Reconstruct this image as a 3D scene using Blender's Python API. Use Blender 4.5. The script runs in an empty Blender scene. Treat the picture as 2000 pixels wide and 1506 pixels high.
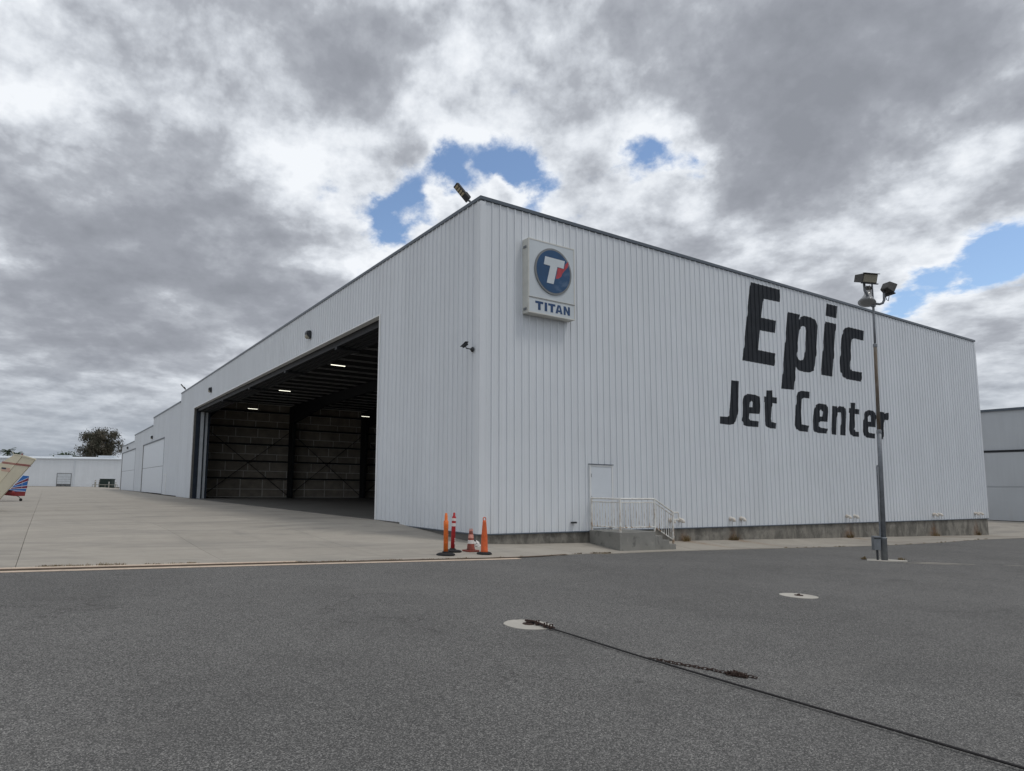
import bpy, bmesh, math, random
import numpy as np
from mathutils import Vector, Matrix
R = math.radians
random.seed(7)
scene = bpy.context.scene
COL = scene.collection

# ------------------------------------------------------------------ camera
def cam_axes(yaw, pitch, roll):
    f = np.array([math.cos(yaw)*math.cos(pitch), math.sin(yaw)*math.cos(pitch), math.sin(pitch)])
    r = np.cross(f, [0, 0, 1]); r /= np.linalg.norm(r)
    u = np.cross(r, f)
    return r*math.cos(roll)+u*math.sin(roll), -r*math.sin(roll)+u*math.cos(roll), f
RT, UP, FW = cam_axes(1.0290, .1107, .0129)
CAM = np.array([-11.2833, -16.3912, 1.3319])
cd = bpy.data.cameras.new('camera')
cam = bpy.data.objects.new('camera', cd); COL.objects.link(cam)
M = Matrix(((RT[0], UP[0], -FW[0], CAM[0]), (RT[1], UP[1], -FW[1], CAM[1]), (RT[2], UP[2], -FW[2], CAM[2]), (0, 0, 0, 1)))
cam.matrix_world = M
cd.sensor_fit = 'HORIZONTAL'; cd.sensor_width = 36.0
cd.lens = 1268.06/2000*36
cd.shift_x = .0702; cd.shift_y = .0289
cd.clip_start = .05; cd.clip_end = 12000
scene.camera = cam
FPX, PX, PY = 1268.06, 859.59, 810.71
def sky_dir(x, y):
    d = FW+RT*(x-PX)/FPX-UP*(y-PY)/FPX
    return d/np.linalg.norm(d)

# ------------------------------------------------------------------ node helper
class NT:
    def __init__(s, tree): s.t = tree; s.n = tree.nodes; s.l = tree.links
    def new(s, kind, **kw):
        nd = s.n.new(kind)
        for k, v in kw.items(): setattr(nd, k, v)
        return nd
    def put(s, sock, v):
        if v is None: return
        if isinstance(v, bpy.types.NodeSocket): s.l.new(v, sock)
        else: sock.default_value = v
    def math(s, op, a, b=None, c=None, clamp=False):
        nd = s.new('ShaderNodeMath', operation=op, use_clamp=clamp)
        s.put(nd.inputs[0], a)
        if b is not None: s.put(nd.inputs[1], b)
        if c is not None: s.put(nd.inputs[2], c)
        return nd.outputs[0]
    def vec(s, op, a, b=None, out=0):
        nd = s.new('ShaderNodeVectorMath', operation=op)
        s.put(nd.inputs[0], a)
        if b is not None:
            if op == 'SCALE': s.put(nd.inputs['Scale'], b)
            else: s.put(nd.inputs[1], b)
        return nd.outputs['Value'] if op in ('DISTANCE', 'LENGTH', 'DOT_PRODUCT') else nd.outputs[0]
    def noise(s, v, scale, detail=4, rough=.55, dist=0, color=False):
        nd = s.new('ShaderNodeTexNoise')
        s.put(nd.inputs['Vector'], v); s.put(nd.inputs['Scale'], scale); nd.inputs['Detail'].default_value = detail
        nd.inputs['Roughness'].default_value = rough; nd.inputs['Distortion'].default_value = dist
        return nd.outputs['Color' if color else 'Fac']
    def ramp(s, f, stops, interp='LINEAR'):
        nd = s.new('ShaderNodeValToRGB'); nd.color_ramp.interpolation = interp
        e = nd.color_ramp.elements
        while len(e) < len(stops): e.new(.5)
        for i, (p, c) in enumerate(stops):
            e[i].position = p
            e[i].color = (c, c, c, 1) if not hasattr(c, '__len__') else (*c[:3], 1)
        s.put(nd.inputs[0], f); return nd.outputs[0]
    def mix(s, f, a, b, blend='MIX'):
        nd = s.new('ShaderNodeMix', data_type='RGBA', blend_type=blend)
        s.put(nd.inputs[0], f); s.put(nd.inputs[6], a if not isinstance(a, tuple) else (*a[:3], 1)); s.put(nd.inputs[7], b if not isinstance(b, tuple) else (*b[:3], 1))
        return nd.outputs[2]
    def maprange(s, v, a, b, c=0., d=1., kind='LINEAR'):
        nd = s.new('ShaderNodeMapRange', interpolation_type=kind)
        for i, q in enumerate((v, a, b, c, d)): s.put(nd.inputs[i], q)
        return nd.outputs[0]
    def sep(s, v):
        nd = s.new('ShaderNodeSeparateXYZ'); s.put(nd.inputs[0], v); return nd.outputs
    def comb(s, x, y, z):
        nd = s.new('ShaderNodeCombineXYZ')
        for i, q in enumerate((x, y, z)): s.put(nd.inputs[i], q)
        return nd.outputs[0]

# ------------------------------------------------------------------ world: broken cloud over a Nishita sky
SUN_AZ = math.atan2(-.75, .62)      # the sun stands high behind the photographer's right shoulder, veiled by cloud
SUN_EL = R(62)
sun_dir = Vector((math.cos(SUN_AZ)*math.cos(SUN_EL), math.sin(SUN_AZ)*math.cos(SUN_EL), math.sin(SUN_EL)))
world = bpy.data.worlds.new('World'); scene.world = world; world.use_nodes = True
W = NT(world.node_tree); W.n.clear()
sky = W.new('ShaderNodeTexSky', sky_type='NISHITA', sun_disc=False, sun_elevation=SUN_EL, sun_rotation=math.pi/2-SUN_AZ,
            air_density=1.0, dust_density=.5, ozone_density=2.0)
bg_sky = W.new('ShaderNodeBackground'); W.l.new(sky.outputs[0], bg_sky.inputs[0]); bg_sky.inputs[1].default_value = .148
D = W.new('ShaderNodeTexCoord').outputs['Generated']
dx, dy, dz = W.sep(D)
zq = W.math('MULTIPLY', W.math('LOGARITHM', W.math('ADD', W.math('MAXIMUM', dz, 0.0), .10), math.e), .75)
P = W.comb(dx, dy, zq)                                   # sky direction, drawn flatter toward the horizon
wn = W.noise(P, 3.2, 3, .6, color=True)
wf = W.noise(P, 13.0, 5, .62, color=True)
warp = W.vec('ADD', W.vec('SCALE', W.vec('SUBTRACT', wn, (.5, .5, .5)), .09), W.vec('SCALE', W.vec('SUBTRACT', wf, (.5, .5, .5)), .075))
DW = W.vec('ADD', D, warp)
PW_ = W.vec('ADD', P, W.vec('SCALE', W.vec('SUBTRACT', wf, (.5, .5, .5)), .06))
def billow(v, scale, detail):
    nd = W.new('ShaderNodeTexNoise', noise_type='RIDGED_MULTIFRACTAL', normalize=False); W.put(nd.inputs['Vector'], v); nd.inputs['Scale'].default_value = scale
    nd.inputs['Detail'].default_value = detail; nd.inputs['Roughness'].default_value = .52; nd.inputs['Lacunarity'].default_value = 2.1
    nd.inputs['Offset'].default_value = .9; nd.inputs['Gain'].default_value = 1.2
    return W.math('SUBTRACT', 1.1, nd.outputs['Fac'])
nA = W.noise(P, 2.6, 4, .55, .2)
nB = W.noise(P, 6.5, 8, .62, .1)
nB2 = W.noise(W.vec('ADD', P, (0, 0, .06)), 6.5, 5, .58, .1)
nC = W.noise(P, 17.0, 7, .62)
nC2 = W.noise(W.vec('ADD', P, (0, 0, .026)), 17.0, 4, .60)
pf = billow(PW_, 4.2, 4)
# where the deck is thin (negative) or thick (positive), by direction in the sky
BL = [(812, 400, 58, -.50), (768, 450, 44, -.50), (880, 335, 50, -.46), (965, 325, 46, -.40), (1045, 352, 56, -.52), (930, 235, 70, .14), (820, 300, 40, .12),
      (1290, 318, 50, -.50), (1360, 318, 40, -.40), (1320, 300, 24, .14), (1995, 470, 85, -.62), (1890, 510, 70, -.62), (1800, 530, 50, -.5), (1740, 590, 46, -.52),
      (705, 535, 26, -.28), (866, 405, 30, .30), (975, 362, 26, .34), (925, 340, 20, .16), (800, 430, 20, .16), (1335, 322, 18, .14), (1010, 410, 34, .3),
      (1480, 110, 300, .34), (1800, 90, 330, .36), (1540, 280, 140, .34), (1170, 70, 170, .20), (1930, 190, 160, .14),
      (620, 70, 170, .34), (340, 110, 150, .20), (720, 150, 100, .20),
      (250, 545, 210, .27), (460, 500, 170, .26), (80, 600, 190, .22), (560, 610, 110, .22), (330, 420, 130, .14), (120, 410, 140, .12),
      (100, 170, 130, -.16), (320, 245, 110, -.14), (590, 340, 120, -.16), (860, 200, 120, -.16), (1020, 180, 130, -.18), (1250, 250, 70, -.16),
      (1100, 450, 190, -.10), (1910, 285, 100, -.20), (1830, 400, 120, -.10), (670, 440, 70, -.14),
      (1960, 650, 60, .22), (150, 770, 200, .08), (500, 690, 80, -.08)]
acc = None
for (bx, by, br, ba) in BL:
    c = sky_dir(bx, by); c2 = sky_dir(bx+br, by); s_ = float(np.linalg.norm(c-c2))
    q = W.vec('DISTANCE', DW, tuple(map(float, c)))
    g = W.math('EXPONENT', W.math('MULTIPLY', W.math('MULTIPLY', q, q), -1/(s_*s_)))
    acc = W.math('MULTIPLY', g, ba) if acc is None else W.math('MULTIPLY_ADD', g, ba, acc)
T = W.math('ADD', acc, .285)
T = W.math('MULTIPLY_ADD', W.math('SUBTRACT', nA, .5), .45, T)
T = W.math('MULTIPLY_ADD', W.math('SUBTRACT', nB, .5), .50, T)
T = W.math('MULTIPLY_ADD', W.math('SUBTRACT', pf, .5), .10, T)
alpha = W.maprange(W.math('MULTIPLY_ADD', W.math('SUBTRACT', nC, .5), .70, T), -.20, .10, 0, 1, 'SMOOTHSTEP')
alpha = W.math('MAXIMUM', alpha, W.maprange(dz, .12, .02, 0, 1))
shade = W.math('MULTIPLY_ADD', W.math('SUBTRACT', nB2, nB), 1.5, T)        # lit upper edges, darker undersides
shade = W.math('MULTIPLY_ADD', W.math('SUBTRACT', .5, pf), .16, shade)
shade = W.math('MULTIPLY_ADD', W.math('SUBTRACT', nC2, nC), .48, shade)      # small billows
ccol = W.ramp(shade, [(0.0, (.87, .90, .94)), (.16, (.74, .775, .825)), (.32, (.565, .597, .648)), (.48, (.412, .436, .482)), (.70, (.318, .337, .380)), (1.0, (.265, .282, .320))])
lowhaze = W.maprange(dz, .20, .01, 0, .85, 'SMOOTHSTEP')
ccol = W.mix(W.math('MULTIPLY', lowhaze, .75), ccol, W.mix(W.maprange(nB, .35, .65), (.235, .285, .345), (.43, .475, .53)))
bg_cl = W.new('ShaderNodeBackground'); W.l.new(ccol, bg_cl.inputs[0]); bg_cl.inputs[1].default_value = 1.0
mx = W.new('ShaderNodeMixShader'); W.l.new(alpha, mx.inputs[0]); W.l.new(bg_sky.outputs[0], mx.inputs[1]); W.l.new(bg_cl.outputs[0], mx.inputs[2])
W.l.new(mx.outputs[0], W.new('ShaderNodeOutputWorld').inputs[0])
world.cycles.sampling_method = 'MANUAL'; world.cycles.sample_map_resolution = 512

sd = bpy.data.lights.new('sun', 'SUN'); sd.energy = .9; sd.angle = R(11); sd.color = (1, .96, .90)
sun = bpy.data.objects.new('sun', sd); COL.objects.link(sun)
sun.rotation_euler = (-sun_dir).to_track_quat('-Z', 'Y').to_euler()
sun.location = (0, 0, 60)

vs = scene.view_settings
vs.view_transform = 'Standard'; vs.look = 'None'; vs.gamma = 1; vs.exposure = 0.06; vs.use_curve_mapping = False
scene.render.engine = 'CYCLES'
scene.render.resolution_x = 1024; scene.render.resolution_y = 771

# ------------------------------------------------------------------ materials
MAT = {}
def material(name, col, rough=.6, metal=0., var=.08, vscale=3., bump=0., bscale=40., spec=.4, fn=None):
    m = bpy.data.materials.new(name); m.use_nodes = True
    T_ = NT(m.node_tree); b = T_.n['Principled BSDF']
    pos = T_.new('ShaderNodeNewGeometry').outputs['Position']
    c = tuple(col)
    n = T_.noise(pos, vscale, 5, .6)
    k = T_.maprange(n, .3, .7, 1-var, 1+var)
    colout = T_.vec('SCALE', c, k)
    if fn: colout = fn(T_, pos, colout, b) or colout
    T_.l.new(colout, b.inputs['Base Color'])
    if not b.inputs['Roughness'].is_linked: b.inputs['Roughness'].default_value = rough
    b.inputs['Metallic'].default_value = metal
    b.inputs['Specular IOR Level'].default_value = spec
    if bump:
        bn = T_.new('ShaderNodeBump'); bn.inputs['Strength'].default_value = bump; bn.inputs['Distance'].default_value = .02
        T_.l.new(T_.noise(pos, bscale, 4, .6), bn.inputs['Height']); T_.l.new(bn.outputs[0], b.inputs['Normal'])
    MAT[name] = m
    return m

def f_siding(T_, pos, col, b):
    x, y, z = T_.sep(pos)
    streak = T_.noise(T_.vec('MULTIPLY', pos, (2.4, 2.4, .12)), 1.5, 5, .65)
    grime = T_.noise(T_.vec('MULTIPLY', pos, (9, 9, .35)), 1.0, 4, .6)
    rnd = T_.new('ShaderNodeObjectInfo').outputs['Random']
    k = T_.math('MULTIPLY_ADD', T_.math('SUBTRACT', streak, .5), .14, 1.0)
    k = T_.math('MULTIPLY_ADD', T_.math('SUBTRACT', grime, .5), .08, k)
    k = T_.math('MULTIPLY_ADD', T_.math('SUBTRACT', rnd, .5), .035, k)
    c = T_.vec('SCALE', col, k)
    # splash dirt just above the foundation and drips below the cap, both uneven
    low = T_.math('MULTIPLY', T_.maprange(z, .9, -.1), T_.maprange(streak, .42, .72))
    c = T_.mix(T_.math('MULTIPLY', low, .25), c, (.36, .33, .28))
    ob = T_.new('ShaderNodeBump'); ob.inputs['Strength'].default_value = .22; ob.inputs['Distance'].default_value = .05
    T_.l.new(T_.noise(T_.vec('MULTIPLY', pos, (1.1, 1.1, .55)), 1.0, 3, .5), ob.inputs['Height']); T_.l.new(ob.outputs[0], b.inputs['Normal'])
    hi = T_.math('MULTIPLY', T_.maprange(z, 9.0, 10.4), T_.maprange(grime, .5, .75))
    return T_.mix(T_.math('MULTIPLY', hi, .22), c, (.42, .42, .41))
material('siding', (.685, .715, .748), .42, var=.025, vscale=.5, spec=.35, fn=f_siding)
material('white_trim', (.72, .735, .74), .45, var=.05, vscale=3)
material('cap_metal', (.085, .105, .130), .42, var=.12, vscale=1.2)
material('letter_black', (.036, .040, .047), .85, var=.15, vscale=2.5, spec=.15)
material('door_white', (.64, .68, .725), .4, var=.03, vscale=2)
material('dark_gap', (.02, .022, .025), .8)

def f_asphalt(T_, pos, col, b):
    big = T_.noise(pos, .22, 4, .55)
    med = T_.noise(pos, 2.2, 4, .6)
    ag = T_.new('ShaderNodeTexVoronoi'); T_.put(ag.inputs['Vector'], pos); ag.inputs['Scale'].default_value = 125
    fine = T_.noise(pos, 170, 3, .75)
    mid2 = T_.noise(pos, 34, 3, .7)
    cell = T_.sep(ag.outputs['Color'])[0]
    c = T_.ramp(T_.math('MULTIPLY_ADD', T_.math('SUBTRACT', fine, .5), .8, cell), [(0.0, (.058, .057, .056)), (.45, (.106, .104, .100)), (.75, (.162, .158, .151)), (1.0, (.31, .30, .285))])
    k = T_.math('MULTIPLY_ADD', T_.math('SUBTRACT', big, .5), .55, 1.10)
    k = T_.math('MULTIPLY_ADD', T_.math('SUBTRACT', med, .5), .30, k)
    k = T_.math('MULTIPLY_ADD', T_.math('SUBTRACT', mid2, .5), .4, k)
    c = T_.vec('SCALE', c, k)
    # pale worn streaks and oil-dark spots
    st = T_.noise(T_.vec('MULTIPLY', pos, (.25, 1.6, 1)), .8, 5, .6)
    c = T_.mix(T_.maprange(st, .62, .78, 0, .28), c, (.22, .21, .195))
    pat = T_.noise(T_.vec('ADD', pos, T_.vec('SCALE', T_.noise(pos, .5, 3, .6, color=True), 2.5)), .45, 3, .5)
    c = T_.mix(T_.maprange(pat, .46, .60, 0, .16), c, (.080, .078, .076))
    ck = T_.new('ShaderNodeTexVoronoi', feature='DISTANCE_TO_EDGE'); ck.inputs['Scale'].default_value = .23
    T_.put(ck.inputs['Vector'], T_.vec('ADD', pos, T_.vec('SCALE', T_.noise(pos, 1.3, 5, .7, color=True), .9)))
    crk = T_.math('MULTIPLY', T_.maprange(ck.outputs['Distance'], .0035, .0012), T_.maprange(T_.noise(pos, .35, 3, .6), .50, .60))
    c = T_.mix(T_.math('MULTIPLY', crk, .4), c, (.030, .028, .027))
    oil = T_.noise(pos, .9, 3, .5)
    c = T_.mix(T_.maprange(oil, .70, .80, 0, .3), c, (.045, .043, .042))
    bn = T_.new('ShaderNodeBump'); bn.inputs['Strength'].default_value = .55; bn.inputs['Distance'].default_value = .012
    T_.l.new(T_.math('ADD', fine, T_.math('MULTIPLY', ag.outputs['Distance'], -.8)), bn.inputs['Height']); T_.l.new(bn.outputs[0], b.inputs['Normal'])
    return c
material('asphalt', (.1, .1, .1), .9, spec=.2, fn=f_asphalt)

RUST_X = [(9.3, .7), (12.3, .8), (20.9, .8), (29.4, .75), (34.6, .55)]
def rust_mask(T_, pos, x, y, z, wall):
    m = None
    nz = T_.noise(pos, 4.5, 6, .72)
    for (rx, w) in RUST_X:
        if wall:
            wd = T_.maprange(z, -.05, -.75, .10, .62)
            q = T_.math('DIVIDE', T_.math('SUBTRACT', x, rx), T_.math('MULTIPLY', wd, w))
        else:
            q = T_.math('DIVIDE', T_.math('SUBTRACT', T_.math('MULTIPLY_ADD', y, .55, x), rx), T_.maprange(y, 0, -1.6, .45, .12))
        g = T_.math('EXPONENT', T_.math('MULTIPLY', T_.math('MULTIPLY', q, q), -1))
        m = g if m is None else T_.math('ADD', m, g)
    if wall: m = T_.math('MULTIPLY', m, T_.maprange(z, -.1, -.65, .25, 1.0))
    else: m = T_.math('MULTIPLY', m, T_.maprange(y, 0, -2.0, 1.0, .3))
    return T_.math('MULTIPLY', m, T_.maprange(nz, .36, .60), clamp=True)

def concrete_fn(stain, streaks=True, rust=None):
    def fn(T_, pos, col, b):
        x, y, z = T_.sep(pos)
        big = T_.noise(pos, .35, 5, .6); med = T_.noise(pos, 2.5, 5, .65); fine = T_.noise(pos, 60, 3, .7)
        rnd = T_.new('ShaderNodeObjectInfo').outputs['Random']
        k = T_.math('MULTIPLY_ADD', T_.math('SUBTRACT', big, .5), .42, 1.0)
        k = T_.math('MULTIPLY_ADD', T_.math('SUBTRACT', med, .5), .22, k)
        k = T_.math('MULTIPLY_ADD', T_.math('SUBTRACT', fine, .5), .30, k)
        k = T_.math('MULTIPLY_ADD', T_.math('SUBTRACT', rnd, .5), .07, k)
        c = T_.vec('SCALE', col, k)
        if streaks:
            s1 = T_.noise(T_.vec('MULTIPLY', pos, (.22, .8, 1)), .9, 6, .68, .8)
            c = T_.mix(T_.maprange(s1, .48, .66, 0, .55), c, stain)
            s2 = T_.noise(T_.vec('MULTIPLY', pos, (.5, .08, 1)), 2.0, 5, .6)
            c = T_.mix(T_.maprange(s2, .58, .75, 0, .30), c, stain)
        if rust == 'ground':
            c = T_.mix(T_.math('MULTIPLY', rust_mask(T_, pos, x, y, z, False), .7), c, (.22, .125, .06))
        bn = T_.new('ShaderNodeBump'); bn.inputs['Strength'].default_value = .25; bn.inputs['Distance'].default_value = .008
        T_.l.new(fine, bn.inputs['Height']); T_.l.new(bn.outputs[0], b.inputs['Normal'])
        return c
    return fn
material('apron_concrete', (.358, .328, .284), .85, var=.03, spec=.25, fn=concrete_fn((.20, .19, .175)))
material('walk_concrete', (.36, .33, .285), .85, var=.03, spec=.25, fn=concrete_fn((.22, .20, .175), rust='ground'))
material('disc_concrete', (.44, .415, .37), .85, var=.06, spec=.25, fn=concrete_fn((.3, .28, .25), streaks=False))
def f_found(T_, pos, col, b):
    x, y, z = T_.sep(pos)
    drip = T_.noise(T_.vec('MULTIPLY', pos, (1.5, 1.5, .8)), 1.3, 6, .72, .4)
    vert = T_.noise(T_.vec('MULTIPLY', pos, (5, 5, .7)), 1.0, 4, .6)
    blot = T_.noise(pos, 2.1, 7, .68, .5); fine = T_.noise(pos, 45, 3, .7)
    rnd = T_.new('ShaderNodeObjectInfo').outputs['Random']
    k = T_.math('MULTIPLY_ADD', T_.math('SUBTRACT', fine, .5), .35, 1.0)
    k = T_.math('MULTIPLY_ADD', T_.math('SUBTRACT', rnd, .5), .28, k)
    k = T_.math('MULTIPLY_ADD', T_.math('SUBTRACT', vert, .5), .35, k)
    c = T_.vec('SCALE', col, k)
    c = T_.mix(T_.maprange(drip, .44, .60, 0, .7), c, (.085, .082, .074))
    c = T_.mix(T_.maprange(blot, .55, .68, 0, .5), c, (.33, .315, .285))
    c = T_.mix(T_.math('MULTIPLY', rust_mask(T_, pos, x, y, z, True), .75), c, (.19, .088, .034))
    bn = T_.new('ShaderNodeBump'); bn.inputs['Strength'].default_value = .3; bn.inputs['Distance'].default_value = .01
    T_.l.new(fine, bn.inputs['Height']); T_.l.new(bn.outputs[0], b.inputs['Normal'])
    return c
def f_landing(T_, pos, col, b):
    blot = T_.noise(pos, 2.8, 7, .70, .1); fine = T_.noise(pos, 45, 3, .7); big = T_.noise(pos, .9, 4, .6)
    c = T_.vec('SCALE', col, T_.math('MULTIPLY_ADD', T_.math('SUBTRACT', fine, .5), .4, T_.maprange(big, .3, .7, .85, 1.15)))
    c = T_.mix(T_.maprange(blot, .55, .66, 0, .65), c, (.09, .09, .086))
    return T_.mix(T_.maprange(blot, .42, .34, 0, .5), c, (.36, .345, .31))
material('foundation', (.235, .222, .195), .9, var=.1, spec=.2, fn=f_found)
material('dirt', (.13, .115, .09), .95, var=.3, vscale=2, bump=.4, bscale=30)
def f_lines(T_, pos, col, b):
    n = T_.noise(pos, 22, 4, .7)
    return T_.mix(T_.maprange(n, .55, .68, 0, .75), col, (.2, .16, .12))
material('line_paint', (.56, .45, .35), .8, var=.12, vscale=4, fn=f_lines)
material('joint_brown', (.10, .065, .04), .95, var=.3, vscale=8)
material('steel_dark', (.035, .038, .042), .55, var=.2)
material('steel_grey', (.21, .225, .24), .45, metal=.35, var=.15, vscale=6)
material('pole_galv', (.20, .215, .235), .5, metal=.25, var=.2, vscale=8)
def f_rustpole(T_, pos, col, b):
    n = T_.noise(T_.vec('MULTIPLY', pos, (6, 6, 1.2)), 1.5, 5, .65)
    return T_.mix(T_.maprange(n, .42, .60), col, (.11, .078, .052))
material('pole_rust', (.17, .155, .135), .7, var=.2, fn=f_rustpole)
material('lamp_housing', (.075, .072, .068), .5, metal=.3, var=.3, vscale=9)
material('lamp_dark', (.030, .033, .038), .5, var=.2)
material('glass_lamp', (.30, .28, .22), .15, var=.15, vscale=20, spec=.6)
material('glass_bell', (.26, .265, .27), .2, var=.1, spec=.6)
material('led_chip', (.42, .36, .24), .4, var=.1)
def f_rail(T_, pos, col, b):
    x, y, z = T_.sep(pos)
    n = T_.noise(T_.vec('MULTIPLY', pos, (7, 7, 2.2)), 1.6, 5, .7)
    m = T_.math('MULTIPLY', T_.maprange(n, .46, .62), T_.maprange(z, .95, .1, .2, 1))
    return T_.mix(m, col, (.28, .17, .085))
material('rail_paint', (.76, .755, .72), .5, var=.06, vscale=8, fn=f_rail)
def f_pipe(T_, pos, col, b):
    n = T_.noise(pos, 9, 4, .6)
    return T_.mix(T_.maprange(n, .5, .7, 0, .6), col, (.38, .26, .16))
material('pipe_white', (.70, .66, .60), .5, var=.1, vscale=9, fn=f_pipe)
material('landing_concrete', (.235, .232, .215), .9, var=.06, spec=.2, fn=f_landing)
material('orange', (.80, .185, .035), .5, var=.14, vscale=14)
material('orange_deep', (.62, .115, .03), .55, var=.14, vscale=10)
material('red_plastic', (.42, .025, .030), .5, var=.2, vscale=12)
def f_dirtycone(T_, pos, col, b):
    n = T_.noise(pos, 14, 4, .65)
    return T_.mix(T_.maprange(n, .45, .65, 0, .65), col, (.08, .05, .042))
material('cone_dirty', (.26, .055, .035), .7, var=.2, vscale=10, fn=f_dirtycone)
material('reflective_white', (.70, .66, .63), .4, var=.1, vscale=20)
material('reflective_pink', (.66, .30, .24), .45, var=.25, vscale=22)
material('rubber', (.014, .014, .015), .8, var=.25, vscale=20)
material('rusty_iron', (.045, .026, .020), .85, var=.4, vscale=60)
material('cable_steel', (.022, .020, .020), .7, var=.4, vscale=40)
material('sign_white', (.56, .605, .635), .35, var=.06, vscale=1.5)
material('sign_cabinet', (.60, .60, .56), .45, var=.08, vscale=4)
material('sign_edge', (.19, .20, .205), .5, var=.1)
def f_blue(T_, pos, col, b):
    x, y, z = T_.sep(pos)
    n = T_.noise(T_.vec('MULTIPLY', pos, (3.5, 1, 6)), 1.0, 4, .65)
    m = T_.math('MULTIPLY', T_.maprange(n, .46, .62), T_.math('MULTIPLY', T_.maprange(x, 2.55, 2.9), T_.maprange(z, 8.75, 8.4)))
    return T_.mix(T_.math('MULTIPLY', m, .6), col, (.10, .16, .25))
material('sign_blue', (.010, .060, .150), .35, var=.12, vscale=3, fn=f_blue)
material('sign_red', (.42, .045, .060), .4, var=.3, vscale=6)
material('sign_navy', (.015, .055, .150), .4, var=.1)
material('roof_grey', (.42, .43, .43), .5, var=.1)
material('insulation', (.38, .34, .285), .9, var=.22, vscale=1.2)
material('insulation_seam', (.78, .76, .72), .9, var=.12, vscale=2)
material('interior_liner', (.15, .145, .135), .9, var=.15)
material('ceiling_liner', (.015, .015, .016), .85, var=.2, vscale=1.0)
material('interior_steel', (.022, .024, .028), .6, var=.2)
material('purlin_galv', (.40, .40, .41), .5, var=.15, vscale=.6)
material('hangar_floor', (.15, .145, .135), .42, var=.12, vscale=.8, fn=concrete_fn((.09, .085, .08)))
material('door_navy', (.022, .032, .050), .5, var=.25, vscale=2)
material('door_leaf_grey', (.52, .555, .59), .5, var=.1, vscale=2)
material('grey_building', (.47, .495, .52), .5, var=.03, vscale=.5, fn=f_siding)
material('far_white', (.68, .72, .76), .5, var=.03, vscale=.3)
material('far_roof', (.62, .66, .70), .5, var=.05)
material('cream_paint', (.60, .555, .43), .38, var=.05, vscale=2.5)
material('cream_shaded', (.55, .51, .40), .4, var=.05, vscale=2.5)  # fin cream darkened to carry the rudder's shading
material('aircraft_red', (.24, .030, .030), .35, var=.15, vscale=4)
material('aircraft_blue', (.018, .13, .42), .35, var=.12, vscale=4)
material('aircraft_maroon', (.16, .018, .050), .35, var=.12, vscale=4)
material('aircraft_white', (.72, .74, .76), .35, var=.05)
material('flag_blue', (.05, .05, .08), .5)
material('flag_red', (.50, .20, .17), .5)
material('transformer_green', (.012, .026, .022), .5, var=.2)
material('bollard', (.30, .29, .26), .7, var=.2)
material('bark', (.09, .07, .05), .9, var=.3, vscale=6)
def leaf_fn(a, b_):
    def fn(T_, pos, col, b):
        n = T_.noise(pos, .55, 4, .6)
        return T_.mix(T_.maprange(n, .38, .62), a, b_)
    return fn
material('leaf_highlit', (.05, .05, .03), .7, fn=leaf_fn((.034, .038, .022), (.115, .098, .072)))  # paler leaf colour paints the crown's highlights
material('leaf_green', (.05, .08, .03), .7, fn=leaf_fn((.025, .055, .015), (.05, .09, .03)))
material('leaf_palm', (.03, .05, .02), .7, fn=leaf_fn((.018, .032, .014), (.035, .055, .025)))
material('weed', (.10, .085, .035), .9, fn=leaf_fn((.11, .08, .038), (.22, .16, .075)))
m = bpy.data.materials.new('tube_light'); m.use_nodes = True
_b = m.node_tree.nodes['Principled BSDF']; _b.inputs['Emission Color'].default_value = (1, .97, .80, 1); _b.inputs['Emission Strength'].default_value = 1.7
MAT['tube_light'] = m

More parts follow.
